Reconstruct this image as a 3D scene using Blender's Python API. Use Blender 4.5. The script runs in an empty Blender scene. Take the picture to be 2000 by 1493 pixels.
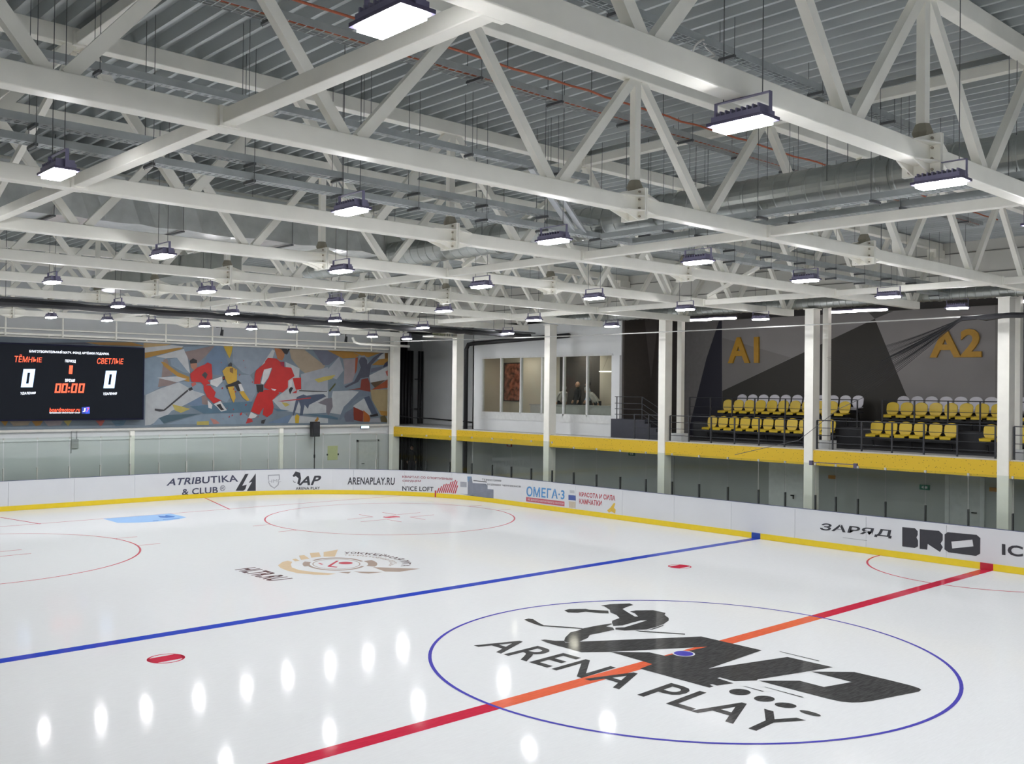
import bpy, bmesh, math, random
from mathutils import Vector, Matrix
from mathutils.geometry import tessellate_polygon

random.seed(11)
PI = math.pi
scene = bpy.context.scene
COL = scene.collection

# ------------------------------------------------------------------ camera
cam_d = bpy.data.cameras.new('camera')
cam = bpy.data.objects.new('camera', cam_d)
COL.objects.link(cam)
cam_d.sensor_fit = 'HORIZONTAL'
cam_d.sensor_width = 36.0
cam_d.lens = 1927.867 * 36.0 / 2000.0
cam_d.clip_start = 0.05
cam_d.clip_end = 200
YAW, PITCH, ROLL = -0.742751, 0.0102097, 0.0111264
fw = Vector((-math.sin(YAW) * math.cos(PITCH), math.cos(YAW) * math.cos(PITCH), math.sin(PITCH)))
rt0 = Vector((math.cos(YAW), math.sin(YAW), 0))
up0 = rt0.cross(fw)
rt = rt0 * math.cos(ROLL) + up0 * math.sin(ROLL)
up = -rt0 * math.sin(ROLL) + up0 * math.cos(ROLL)
mw = Matrix.Identity(4)
for i in range(3):
    mw[i][0], mw[i][1], mw[i][2] = rt[i], up[i], -fw[i]
mw.translation = Vector((-14.1021, -10.7971, 4.5939))
cam.matrix_world = mw
scene.camera = cam

# ------------------------------------------------------------------ world and exposure
wd = bpy.data.worlds.new('world')
scene.world = wd
wd.use_nodes = True
wd.node_tree.nodes['Background'].inputs[0].default_value = (0.6, 0.65, 0.7, 1)
wd.node_tree.nodes['Background'].inputs[1].default_value = 0.02
scene.view_settings.view_transform = 'Standard'
scene.view_settings.look = 'None'
scene.view_settings.exposure = 0.33
scene.view_settings.gamma = 1.0
scene.view_settings.use_curve_mapping = False
LAMP_STRENGTH = 150.0
scene.cycles.max_bounces = 10
scene.cycles.diffuse_bounces = 8
scene.cycles.glossy_bounces = 4
scene.cycles.transparent_max_bounces = 16
scene.cycles.sample_clamp_indirect = 6.0

ART = {'LOGO': [[(-1.314, 1.687), (-1.315, 1.23), (-0.899, 0.925), (-0.873, 0.912), (0.726, 0.016), (1.256, 0.551), (-0.795, 1.774), (-0.962, 1.77)], [(-0.899, 0.925), (-0.933, 0.168), (-0.948, -0.069), (-1.324, -0.115), (-1.31, -1.511), (-1.203, -1.514), (-1.185, -1.423), (-1.12, -1.425), (-1.132, -1.522), (-0.823, -1.623), (-0.788, -1.285), (-0.72, -1.286), (-0.722, -1.563), (-0.408, -1.775), (-0.346, -1.753), (0.715, -2.043), (1.252, -2.177), (1.231, -1.317), (-0.444, -0.861), (1.272, -0.769), (1.256, 0.551), (0.726, 0.016), (-0.36, 0.114), (-0.395, 0.454)], [(-0.372, 3.711), (-0.247, 3.723), (-0.206, 3.631), (-0.334, 3.335), (-0.407, 3.114), (-0.079, 2.62), (-0.001, 2.446), (-0.049, 2.4), (-0.161, 2.568), (-0.498, 3.079), (-0.484, 3.268), (-0.429, 3.561)], [(0.658, 1.679), (1.193, 0.883), (1.135, 0.838), (0.646, 1.541)], [(-0.959, 2.01), (-0.78, 2.158), (-0.422, 2.371), (-0.183, 2.383), (0.015, 2.433), (0.378, 2.415), (0.739, 2.36), (0.702, 2.3), (0.467, 2.252), (0.504, 2.111), (0.383, 1.963), (-0.013, 1.977), (-0.282, 1.994), (-0.483, 1.859), (-0.795, 1.774), (-0.889, 1.737), (-1.025, 1.919)], [(0.793, 2.394), (0.934, 2.506), (1.218, 2.563), (1.38, 2.789), (1.46, 3.03), (1.634, 3.2), (1.803, 3.513), (1.797, 3.611), (2.068, 3.573), (2.453, 3.35), (2.394, 3.197), (2.125, 3.155), (1.905, 3.079), (1.722, 2.75), (1.567, 2.452), (1.612, 2.402), (1.785, 2.636), (1.842, 2.826), (2.025, 2.813), (2.327, 2.588), (2.32, 2.254), (2.153, 2.147), (1.996, 1.915), (1.815, 1.772), (1.49, 1.643), (1.161, 1.583), (0.878, 1.581), (0.492, 1.797), (0.417, 1.967), (0.53, 2.067), (0.695, 1.973), (1.048, 2.011), (1.499, 2.07), (1.396, 2.145), (1.131, 2.135), (0.781, 2.1), (0.601, 2.183)], [(0.853, 3.785), (1.029, 3.805), (1.312, 3.595), (1.305, 3.499), (1.55, 3.169), (1.363, 2.987), (1.244, 3.123), (1.111, 3.407), (0.909, 3.451), (0.773, 3.601)], [(-1.267, 2.318), (-1.182, 2.296), (-1.1, 2.109), (-0.969, 1.999), (-1.051, 1.893), (-0.878, 1.747), (-0.795, 1.774), (-1.315, 1.23), (-1.314, 1.687), (-1.326, 1.884), (-1.311, 2.111)], [(1.464, 1.608), (1.338, 1.546), (0.999, 1.501), (0.729, 1.534), (0.981, 1.538)], [(0.72, -2.075), (1.256, -2.562), (1.259, -3.15), (1.238, -3.536), (1.197, -3.682), (1.138, -3.752), (1.017, -3.766), (0.007, -3.516), (-0.16, -3.451), (-0.292, -3.354), (-0.373, -3.23), (-0.398, -3.043), (-0.398, -1.804), (0.108, -2.234), (0.1, -2.67), (0.689, -2.823)], [(1.436, -1.011), (1.46, -1.031), (1.441, -1.816), (1.404, -1.821)], [(-0.619, -2.045), (-0.606, -2.068), (-0.611, -2.744), (-0.647, -2.736)], [(-0.836, -1.795), (-0.82, -1.823), (-0.82, -2.186), (-0.858, -2.174)], [(-1.033, -2.081), (-1.08, -2.102), (-1.133, -2.108), (-1.185, -2.1), (-1.233, -2.078), (-1.272, -2.044), (-1.297, -2.001), (-1.308, -1.954), (-1.302, -1.906), (-1.28, -1.863), (-1.243, -1.829), (-1.197, -1.807), (-1.144, -1.8), (-1.091, -1.807), (-1.042, -1.83), (-1.002, -1.865), (-0.976, -1.908), (-0.966, -1.956), (-0.973, -2.004), (-0.997, -2.047)], [(-1.041, -2.512), (-1.085, -2.531), (-1.135, -2.536), (-1.184, -2.528), (-1.23, -2.506), (-1.266, -2.474), (-1.29, -2.434), (-1.3, -2.39), (-1.294, -2.347), (-1.273, -2.308), (-1.239, -2.277), (-1.195, -2.257), (-1.145, -2.251), (-1.094, -2.259), (-1.048, -2.281), (-1.011, -2.313), (-0.987, -2.354), (-0.977, -2.399), (-0.984, -2.443), (-1.006, -2.482)], [(-1.092, -2.913), (-1.129, -2.925), (-1.171, -2.923), (-1.212, -2.907), (-1.249, -2.879), (-1.279, -2.84), (-1.298, -2.796), (-1.305, -2.749), (-1.299, -2.705), (-1.28, -2.668), (-1.251, -2.642), (-1.213, -2.628), (-1.171, -2.63), (-1.13, -2.646), (-1.092, -2.675), (-1.062, -2.714), (-1.043, -2.759), (-1.036, -2.806), (-1.043, -2.85), (-1.062, -2.887)], [(-1.208, -3.375), (-1.231, -3.378), (-1.253, -3.365), (-1.272, -3.337), (-1.286, -3.297), (-1.294, -3.248), (-1.294, -3.196), (-1.288, -3.145), (-1.275, -3.1), (-1.257, -3.066), (-1.235, -3.046), (-1.211, -3.043), (-1.189, -3.056), (-1.17, -3.085), (-1.156, -3.126), (-1.148, -3.176), (-1.148, -3.228), (-1.155, -3.279), (-1.168, -3.324), (-1.187, -3.357)]],
'ARENA_Q': [(-2.468, 2.822), (-2.454, -3.402), (-1.541, -3.342), (-1.604, 2.849)],
'HL_Q': [(-2.281, 12.435), (-2.332, 10.52), (-1.711, 10.481), (-1.691, 12.446)],
'EMB_B': [[(-1.108, 12.304), (-0.745, 12.707), (-0.56, 12.763), (-0.546, 12.547), (-0.774, 12.23), (-0.983, 11.816), (-1.028, 11.382), (-0.896, 10.908), (-0.693, 10.562), (-0.595, 10.339), (-0.826, 10.35), (-1.078, 10.607), (-1.285, 11.043), (-1.304, 11.513), (-1.243, 11.932)], [(-0.342, 12.899), (-0.226, 12.91), (-0.307, 12.559), (-0.453, 12.574)], [(0.095, 13.296), (0.248, 13.283), (0.063, 12.678), (-0.203, 12.682)], [(0.549, 13.487), (0.824, 13.448), (0.475, 12.774), (0.182, 12.795)], [(0.943, 13.398), (1.503, 13.531), (0.769, 12.538), (0.53, 12.73)]],
'EMB_G': [[(0.655, 10.549), (1.46, 9.592), (0.795, 9.572), (0.539, 9.835)], [(-0.082, 10.338), (0.458, 9.809), (0.059, 9.861), (-0.04, 10.032)], [(-0.42, 10.521), (-0.145, 10.335), (-0.336, 10.182)]],
'EMB_R': [[(0.554, 10.787), (0.497, 10.743), (0.439, 10.704), (0.378, 10.67), (0.317, 10.642), (0.256, 10.619), (0.194, 10.602), (0.132, 10.59), (0.071, 10.584), (0.011, 10.583), (-0.048, 10.588), (-0.106, 10.599), (-0.162, 10.615), (-0.216, 10.636), (-0.267, 10.663), (-0.316, 10.695), (-0.362, 10.732), (-0.404, 10.773), (-0.444, 10.819), (-0.479, 10.869), (-0.511, 10.923), (-0.539, 10.981), (-0.562, 11.042), (-0.581, 11.107), (-0.596, 11.173), (-0.606, 11.243), (-0.612, 11.314), (-0.613, 11.387), (-0.609, 11.46), (-0.6, 11.535), (-0.587, 11.61), (-0.569, 11.685), (-0.546, 11.759), (-0.519, 11.832), (-0.487, 11.904), (-0.451, 11.973), (-0.411, 12.041), (-0.367, 12.106), (-0.32, 12.167), (-0.269, 12.225), (-0.216, 12.279), (-0.179, 12.193), (-0.226, 12.147), (-0.271, 12.097), (-0.313, 12.043), (-0.351, 11.987), (-0.386, 11.928), (-0.418, 11.867), (-0.445, 11.804), (-0.469, 11.74), (-0.489, 11.675), (-0.505, 11.609), (-0.516, 11.543), (-0.523, 11.477), (-0.526, 11.411), (-0.525, 11.347), (-0.52, 11.284), (-0.51, 11.222), (-0.497, 11.163), (-0.479, 11.106), (-0.457, 11.051), (-0.432, 11), (-0.403, 10.951), (-0.371, 10.906), (-0.336, 10.865), (-0.297, 10.828), (-0.256, 10.795), (-0.212, 10.766), (-0.166, 10.742), (-0.118, 10.722), (-0.068, 10.707), (-0.016, 10.697), (0.037, 10.692), (0.091, 10.692), (0.145, 10.697), (0.2, 10.707), (0.255, 10.722), (0.31, 10.742), (0.364, 10.767), (0.417, 10.796), (0.469, 10.83), (0.519, 10.868)], [(-0.018, 12.424), (0.023, 12.446), (0.066, 12.466), (0.109, 12.483), (0.152, 12.497), (0.196, 12.509), (0.239, 12.518), (0.282, 12.524), (0.326, 12.527), (0.368, 12.528), (0.411, 12.525), (0.453, 12.52), (0.494, 12.512), (0.534, 12.501), (0.573, 12.488), (0.611, 12.471), (0.648, 12.452), (0.684, 12.431), (0.718, 12.406), (0.751, 12.379), (0.782, 12.35), (0.811, 12.319), (0.839, 12.285), (0.864, 12.249), (0.888, 12.211), (0.909, 12.171), (0.929, 12.129), (0.946, 12.085), (0.961, 12.04), (0.974, 11.994), (0.984, 11.947), (0.992, 11.898), (0.998, 11.848), (1.002, 11.798), (1.003, 11.747), (1.002, 11.695), (0.998, 11.644), (0.992, 11.592), (0.984, 11.54), (0.974, 11.488), (0.961, 11.436), (0.873, 11.438), (0.884, 11.483), (0.892, 11.528), (0.899, 11.574), (0.903, 11.62), (0.906, 11.665), (0.906, 11.711), (0.905, 11.755), (0.901, 11.8), (0.895, 11.843), (0.888, 11.886), (0.878, 11.928), (0.866, 11.969), (0.852, 12.008), (0.837, 12.047), (0.819, 12.083), (0.8, 12.119), (0.778, 12.152), (0.755, 12.184), (0.731, 12.214), (0.705, 12.242), (0.677, 12.269), (0.648, 12.293), (0.617, 12.314), (0.585, 12.334), (0.553, 12.351), (0.519, 12.366), (0.484, 12.378), (0.448, 12.388), (0.412, 12.396), (0.375, 12.401), (0.337, 12.404), (0.299, 12.404), (0.261, 12.402), (0.223, 12.397), (0.184, 12.39), (0.146, 12.38), (0.108, 12.368), (0.07, 12.354), (0.032, 12.337), (-0.005, 12.318)], [(0.664, 11.129), (0.591, 11.033), (0.508, 10.951), (0.418, 10.883), (0.323, 10.831), (0.225, 10.796), (0.126, 10.778), (0.029, 10.779), (-0.064, 10.797), (-0.151, 10.833), (-0.23, 10.885), (-0.3, 10.952), (-0.358, 11.033), (-0.404, 11.126), (-0.436, 11.229), (-0.454, 11.339), (-0.457, 11.454), (-0.444, 11.572), (-0.417, 11.69), (-0.375, 11.804), (-0.319, 11.913), (-0.25, 12.013), (-0.171, 12.103), (-0.082, 12.178), (0.014, 12.238), (0.115, 12.281), (0.218, 12.305), (0.32, 12.309), (0.419, 12.294), (0.512, 12.259), (0.597, 12.206), (0.672, 12.136), (0.734, 12.05), (0.781, 11.951), (0.813, 11.842), (0.829, 11.725), (0.828, 11.604), (0.812, 11.482), (0.779, 11.362), (0.732, 11.247), (0.672, 11.14), (0.65, 11.156), (0.707, 11.257), (0.751, 11.365), (0.78, 11.478), (0.795, 11.594), (0.795, 11.708), (0.779, 11.818), (0.748, 11.921), (0.702, 12.015), (0.642, 12.097), (0.571, 12.164), (0.49, 12.215), (0.401, 12.249), (0.307, 12.264), (0.21, 12.261), (0.112, 12.24), (0.017, 12.2), (-0.074, 12.145), (-0.158, 12.074), (-0.233, 11.991), (-0.298, 11.897), (-0.35, 11.795), (-0.39, 11.686), (-0.415, 11.575), (-0.426, 11.464), (-0.423, 11.355), (-0.405, 11.25), (-0.374, 11.152), (-0.33, 11.064), (-0.273, 10.987), (-0.207, 10.922), (-0.131, 10.872), (-0.047, 10.838), (0.042, 10.82), (0.134, 10.818), (0.228, 10.834), (0.321, 10.866), (0.411, 10.915), (0.496, 10.978), (0.574, 11.056), (0.643, 11.146)], [(1.239, 11.464), (1.235, 11.437), (1.231, 11.409), (1.227, 11.382), (1.222, 11.355), (1.216, 11.328), (1.21, 11.301), (1.203, 11.275), (1.196, 11.248), (1.188, 11.222), (1.18, 11.196), (1.172, 11.17), (1.162, 11.145), (1.153, 11.119), (1.143, 11.094), (1.132, 11.069), (1.121, 11.045), (1.109, 11.02), (1.097, 10.996), (1.085, 10.973), (1.072, 10.949), (1.058, 10.926), (1.045, 10.904), (1.031, 10.882), (1.016, 10.86), (1.001, 10.838), (0.986, 10.817), (0.97, 10.796), (0.954, 10.776), (0.937, 10.756), (0.92, 10.737), (0.903, 10.718), (0.886, 10.699), (0.868, 10.681), (0.85, 10.663), (0.831, 10.646), (0.812, 10.629), (0.793, 10.613), (0.774, 10.597), (0.754, 10.582), (0.735, 10.567), (0.625, 10.803), (0.639, 10.813), (0.653, 10.823), (0.667, 10.835), (0.681, 10.846), (0.694, 10.858), (0.708, 10.87), (0.721, 10.882), (0.734, 10.895), (0.746, 10.908), (0.758, 10.922), (0.77, 10.935), (0.782, 10.949), (0.793, 10.964), (0.804, 10.979), (0.815, 10.994), (0.826, 11.009), (0.836, 11.025), (0.845, 11.04), (0.855, 11.057), (0.864, 11.073), (0.873, 11.09), (0.881, 11.106), (0.89, 11.124), (0.897, 11.141), (0.905, 11.159), (0.912, 11.176), (0.918, 11.194), (0.925, 11.212), (0.931, 11.231), (0.936, 11.249), (0.941, 11.268), (0.946, 11.287), (0.951, 11.306), (0.955, 11.325), (0.958, 11.344), (0.961, 11.364), (0.964, 11.383), (0.967, 11.403), (0.969, 11.423), (0.97, 11.442)], [(-0.657, 11.736), (-0.652, 11.754), (-0.647, 11.773), (-0.641, 11.791), (-0.635, 11.809), (-0.629, 11.827), (-0.623, 11.845), (-0.616, 11.863), (-0.609, 11.88), (-0.602, 11.898), (-0.595, 11.916), (-0.587, 11.933), (-0.579, 11.951), (-0.571, 11.968), (-0.563, 11.985), (-0.554, 12.003), (-0.545, 12.019), (-0.536, 12.036), (-0.527, 12.053), (-0.517, 12.07), (-0.508, 12.086), (-0.498, 12.102), (-0.488, 12.119), (-0.477, 12.135), (-0.467, 12.15), (-0.456, 12.166), (-0.445, 12.182), (-0.434, 12.197), (-0.422, 12.212), (-0.411, 12.227), (-0.399, 12.242), (-0.387, 12.256), (-0.375, 12.27), (-0.362, 12.285), (-0.35, 12.298), (-0.337, 12.312), (-0.324, 12.326), (-0.311, 12.339), (-0.298, 12.352), (-0.284, 12.365), (-0.271, 12.377), (-0.187, 12.224), (-0.198, 12.214), (-0.209, 12.203), (-0.22, 12.193), (-0.231, 12.182), (-0.242, 12.171), (-0.252, 12.159), (-0.263, 12.148), (-0.273, 12.136), (-0.283, 12.124), (-0.293, 12.112), (-0.303, 12.1), (-0.313, 12.088), (-0.322, 12.076), (-0.332, 12.063), (-0.341, 12.05), (-0.35, 12.037), (-0.359, 12.024), (-0.367, 12.011), (-0.376, 11.998), (-0.384, 11.984), (-0.392, 11.971), (-0.4, 11.957), (-0.408, 11.943), (-0.415, 11.929), (-0.423, 11.915), (-0.43, 11.901), (-0.437, 11.887), (-0.444, 11.873), (-0.45, 11.858), (-0.457, 11.844), (-0.463, 11.829), (-0.469, 11.814), (-0.475, 11.8), (-0.48, 11.785), (-0.486, 11.77), (-0.491, 11.755), (-0.496, 11.74), (-0.501, 11.725), (-0.505, 11.71), (-0.51, 11.695)]],
'EMB_RED': [[(-0.127, 11.947), (-0.086, 11.913), (-0.111, 11.695), (-0.177, 11.689)], [(0.446, 11.953), (0.499, 11.91), (-0.105, 11.356), (-0.026, 11.138), (-0.105, 11.087), (-0.215, 11.329), (-0.15, 11.432)], [(0.594, 11.386), (0.554, 11.343), (0.505, 11.316), (0.45, 11.308), (0.394, 11.318), (0.344, 11.347), (0.304, 11.391), (0.278, 11.446), (0.268, 11.507), (0.275, 11.568), (0.3, 11.623), (0.338, 11.666), (0.388, 11.694), (0.443, 11.703), (0.499, 11.693), (0.55, 11.664), (0.591, 11.619), (0.617, 11.563), (0.627, 11.502), (0.619, 11.44)]],
'ARC_T': [(1.461, 13.145), (1.757, 12.863), (2.056, 12.281), (2.138, 11.658), (2.125, 11.021), (1.963, 10.526), (1.522, 9.983)],
'ARC_B': [(1.247, 12.816), (1.517, 12.555), (1.738, 12.023), (1.809, 11.488), (1.785, 10.979), (1.634, 10.587), (1.273, 10.184)],
'ARC2_T': [(1.171, 12.698), (1.421, 12.409), (1.626, 11.959), (1.695, 11.472), (1.671, 11.008), (1.529, 10.672), (1.131, 10.396)],
'ARC2_B': [(1.077, 12.553), (1.303, 12.284), (1.477, 11.841), (1.542, 11.447), (1.523, 11.086), (1.381, 10.791), (1.087, 10.472)],
'TRAP': [[(-3.847, 26.835), (-3.31, 24.218)], [(4.546, 28.601), (3.494, 24.185)]],
'BTXT': [('ATRIBUTIKA', [(34.891, 0.597), (31.776, 0.613), (31.846, 0.911), (34.766, 0.883)], 'navy', 0.02), ('& CLUB', [(34.221, 0.168), (32.651, 0.172), (32.655, 0.443), (34.214, 0.432)], 'navy', 0.02), ('®', [(32.564, 0.243), (32.332, 0.253), (32.335, 0.493), (32.567, 0.482)], 'navy', 0), ('HML', [(30.499, 0.518), (29.947, 0.555), (29.971, 0.69), (30.484, 0.656)], 'grey', 0), ('AP', [(29.199, 0.392), (28.355, 0.408), (28.178, 0.825), (29.05, 0.784)], 'ink', 0.03), ('ARENA PLAY', [(29.317, 0.198), (28.269, 0.205), (28.271, 0.329), (29.319, 0.315)], 'ink', 0.02), ('ARENAPLAY.RU', [(27.07, 0.424), (24.949, 0.452), (24.935, 0.773), (27.057, 0.746)], 'ink', 0.02), ('КВАРТАЛ СО СПОРТИВНЫМ', [(24.585, 0.777), (22.12, 0.787), (22.122, 0.882), (24.586, 0.879)], 'maroon', 0.02), ('СЕРДЦЕМ', [(24.571, 0.589), (23.703, 0.612), (23.704, 0.714), (24.572, 0.691)], 'maroon', 0.02), ("N'ICE LOFT", [(24.577, 0.212), (23.083, 0.248), (23.073, 0.456), (24.58, 0.422)], 'ink', 0.02), ('ТЕРРИТОРИЯ', [(20.492, 0.873), (19.343, 0.9), (19.336, 0.981), (20.494, 0.955)], 'ink', 0.01), ('БУДУЩИХ ЧЕМПИОНОВ', [(20.18, 0.69), (18.159, 0.752), (18.153, 0.831), (20.181, 0.777)], 'ink', 0.01), ('ОМЕГА·3', [(17.823, 0.445), (15.7, 0.494), (15.692, 0.871), (17.816, 0.847)], 'blue', 0.02), ('ИЗ ДИКОГО КАМЧАТСКОГО ЛОСОСЯ', [(17.735, 0.276), (15.75, 0.278), (15.751, 0.362), (17.737, 0.364)], 'white', 0.01), ('КРАСОТА И СИЛА', [(14.925, 0.687), (13.127, 0.675), (13.118, 0.872), (14.928, 0.854)], 'red', 0.02), ('КАМЧАТКИ', [(14.921, 0.414), (13.786, 0.422), (13.776, 0.617), (14.924, 0.599)], 'red', 0.02), ('ЗАРЯД', [(4.938, 0.486), (2.654, 0.525), (2.592, 0.771), (4.833, 0.744)], 'ink', 0.022), ('ICE', [(-0.385, 0.45), (-1.22, 0.467), (-1.218, 0.742), (-0.383, 0.744)], 'ink', 0.03)],
'BPOLY': [('ink', [(31.891, 0.234), (31.484, 0.938), (31.342, 0.945), (31.609, 0.431), (31.412, 0.479), (31.475, 0.272), (31.562, 0.22)]), ('ink', [(31.186, 0.736), (31.035, 0.953), (31.025, 0.2), (31.408, 0.203), (31.194, 0.582), (31.336, 0.553)]), ('grey', [(30.52, 0.874), (30.012, 0.886), (29.992, 0.651), (30.036, 0.641), (30.049, 0.842), (30.476, 0.828), (30.474, 0.662), (30.512, 0.662)]), ('grey', [(30.488, 0.551), (30.445, 0.538), (30.388, 0.426), (30.239, 0.311), (30.099, 0.441), (30.067, 0.552), (30.024, 0.563), (30.055, 0.418), (30.233, 0.266), (30.426, 0.393)]), ('ink', [(29.463, 0.811), (29.328, 1.011), (29.135, 0.942), (29.093, 0.694), (29.155, 0.403), (29.255, 0.472), (29.203, 0.696), (29.314, 0.798), (29.407, 0.765)]), ('ink', [(29.444, 0.642), (29.388, 0.552), (29.322, 0.54), (29.322, 0.517), (29.41, 0.53)]), ('red', [(22.91, 0.204), (22.854, 0.196), (22.771, 0.413), (22.827, 0.417)]), ('red', [(22.811, 0.209), (22.755, 0.202), (22.64, 0.5), (22.696, 0.501)]), ('red', [(22.712, 0.215), (22.656, 0.208), (22.508, 0.586), (22.564, 0.586)]), ('red', [(22.612, 0.221), (22.556, 0.214), (22.396, 0.619), (22.453, 0.618)]), ('red', [(22.512, 0.227), (22.456, 0.22), (22.302, 0.608), (22.359, 0.608)]), ('red', [(22.412, 0.233), (22.355, 0.226), (22.161, 0.711), (22.218, 0.709)]), ('red', [(22.31, 0.239), (22.253, 0.232), (22.047, 0.744), (22.105, 0.741)]), ('red', [(22.209, 0.245), (22.151, 0.238), (21.922, 0.804), (21.981, 0.8)]), ('red', [(22.106, 0.22), (22.048, 0.218), (21.84, 0.756), (21.899, 0.753)]), ('red', [(22.003, 0.226), (21.945, 0.225), (21.813, 0.574), (21.872, 0.575)]), ('photo', [(21.704, 0.246), (21.292, 0.238), (21.303, 0.992), (21.086, 1.005), (21.028, 0.739), (20.253, 0.751), (20.165, 0.681), (20.163, 0.543), (19.807, 0.55), (19.801, 0.185), (20.742, 0.17)]), ('photo2', [(21.698, 0.749), (21.353, 0.749), (21.35, 0.531), (21.695, 0.529)]), ('skyblue', [(21.33, 0.99), (21.086, 1.005), (21.062, 0.747), (21.299, 0.742)]), ('ink', [(20.988, 0.856), (20.218, 0.846), (20.218, 0.815), (20.988, 0.825)]), ('photo2', [(20.958, 0.692), (20.882, 0.692), (20.881, 0.635), (20.957, 0.635)]), ('photo2', [(20.957, 0.588), (20.881, 0.588), (20.88, 0.532), (20.956, 0.531)]), ('photo2', [(20.955, 0.485), (20.879, 0.485), (20.878, 0.428), (20.954, 0.428)]), ('photo2', [(20.953, 0.382), (20.878, 0.382), (20.877, 0.325), (20.953, 0.325)]), ('photo2', [(20.952, 0.278), (20.876, 0.279), (20.875, 0.222), (20.951, 0.221)]), ('photo2', [(20.834, 0.69), (20.757, 0.69), (20.756, 0.633), (20.833, 0.633)]), ('photo2', [(20.832, 0.587), (20.756, 0.587), (20.755, 0.53), (20.831, 0.53)]), ('photo2', [(20.831, 0.483), (20.754, 0.484), (20.753, 0.427), (20.83, 0.427)]), ('photo2', [(20.829, 0.38), (20.752, 0.381), (20.752, 0.324), (20.828, 0.323)]), ('photo2', [(20.827, 0.277), (20.751, 0.278), (20.75, 0.221), (20.827, 0.22)]), ('photo2', [(20.708, 0.688), (20.631, 0.688), (20.63, 0.632), (20.707, 0.632)]), ('photo2', [(20.707, 0.585), (20.629, 0.586), (20.628, 0.529), (20.706, 0.529)]), ('photo2', [(20.705, 0.482), (20.628, 0.483), (20.627, 0.426), (20.704, 0.426)]), ('photo2', [(20.703, 0.379), (20.626, 0.38), (20.625, 0.323), (20.703, 0.323)]), ('photo2', [(20.702, 0.276), (20.624, 0.277), (20.624, 0.22), (20.701, 0.22)]), ('photo2', [(20.582, 0.687), (20.504, 0.687), (20.503, 0.631), (20.581, 0.63)]), ('photo2', [(20.58, 0.584), (20.502, 0.584), (20.501, 0.528), (20.579, 0.527)]), ('photo2', [(20.578, 0.481), (20.5, 0.482), (20.499, 0.425), (20.577, 0.425)]), ('photo2', [(20.577, 0.378), (20.499, 0.379), (20.498, 0.323), (20.576, 0.322)]), ('photo2', [(20.575, 0.276), (20.497, 0.276), (20.496, 0.22), (20.574, 0.219)]), ('photo2', [(20.454, 0.686), (20.375, 0.686), (20.374, 0.63), (20.453, 0.629)]), ('photo2', [(20.452, 0.583), (20.373, 0.584), (20.372, 0.527), (20.451, 0.527)]), ('photo2', [(20.45, 0.48), (20.372, 0.481), (20.371, 0.425), (20.449, 0.424)]), ('photo2', [(20.449, 0.378), (20.37, 0.379), (20.369, 0.322), (20.448, 0.321)]), ('photo2', [(20.447, 0.275), (20.368, 0.276), (20.367, 0.22), (20.446, 0.219)]), ('photo2', [(20.324, 0.685), (20.245, 0.685), (20.244, 0.629), (20.324, 0.628)]), ('photo2', [(20.323, 0.582), (20.243, 0.583), (20.242, 0.527), (20.322, 0.526)]), ('photo2', [(20.321, 0.48), (20.242, 0.481), (20.241, 0.425), (20.32, 0.424)]), ('photo2', [(20.32, 0.378), (20.24, 0.379), (20.239, 0.322), (20.319, 0.321)]), ('photo2', [(20.318, 0.275), (20.238, 0.276), (20.237, 0.22), (20.317, 0.219)]), ('rose', [(17.844, 0.409), (15.699, 0.419), (15.696, 0.236), (17.842, 0.238)]), ('jar', [(15.477, 0.457), (15.114, 0.462), (15.123, 0.219), (15.454, 0.207)]), ('navyblue', [(15.493, 0.69), (15.118, 0.699), (15.102, 0.509), (15.49, 0.503)]), ('pale', [(15.431, 0.883), (15.185, 0.889), (15.17, 0.773), (15.429, 0.766)]), ('gold', [(13.511, 0.294), (13.362, 0.398), (13.186, 0.594), (13.114, 0.578), (13.183, 0.415), (13.094, 0.357), (13.121, 0.211), (13.301, 0.27), (13.42, 0.213)]), ('ink', [(2.329, 0.888), (1.964, 0.898), (1.881, 0.825), (1.88, 0.72), (1.916, 0.641), (1.87, 0.562), (1.868, 0.4), (1.96, 0.341), (2.325, 0.344)]), ('ink', [(1.826, 0.886), (1.282, 0.898), (1.177, 0.815), (1.176, 0.653), (1.235, 0.557), (1.172, 0.462), (1.248, 0.319), (1.594, 0.499), (1.609, 0.339), (1.822, 0.337)]), ('ink', [(1.045, 0.889), (0.268, 0.904), (0.169, 0.829), (0.171, 0.614), (0.351, 0.586), (0.38, 0.761), (0.941, 0.643), (1.126, 0.609), (1.127, 0.821)]), ('ink', [(1.126, 0.609), (0.941, 0.643), (0.916, 0.458), (0.351, 0.586), (0.171, 0.614), (0.172, 0.413), (0.279, 0.336), (1.012, 0.34), (1.13, 0.408)]), ('grey', [(4.151, 0.388), (3.387, 0.389), (3.387, 0.373), (4.151, 0.372)])],
'STUBS': [12.952, 11.753, 10.59, 9.441, 8.288, 7.115, 6.149, 5.103, 4.423, 3.718, 2.867, 1.7, 0.519, -0.627],
'STUBS2': [40.54, 39.349, 38.143, 36.986, 35.821, 34.65, 33.455, 32.344, 31.18, 30.042, 28.878, 27.725, 26.528, 25.372, 24.176, 23.003, 21.818, 19.941, 18.782, 17.607, 15.294, 14.108],
'MURAL_FRAME': [(-5.88, 2.903), (14.653, 2.955), (14.597, 6.617), (-5.932, 6.386)],
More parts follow.
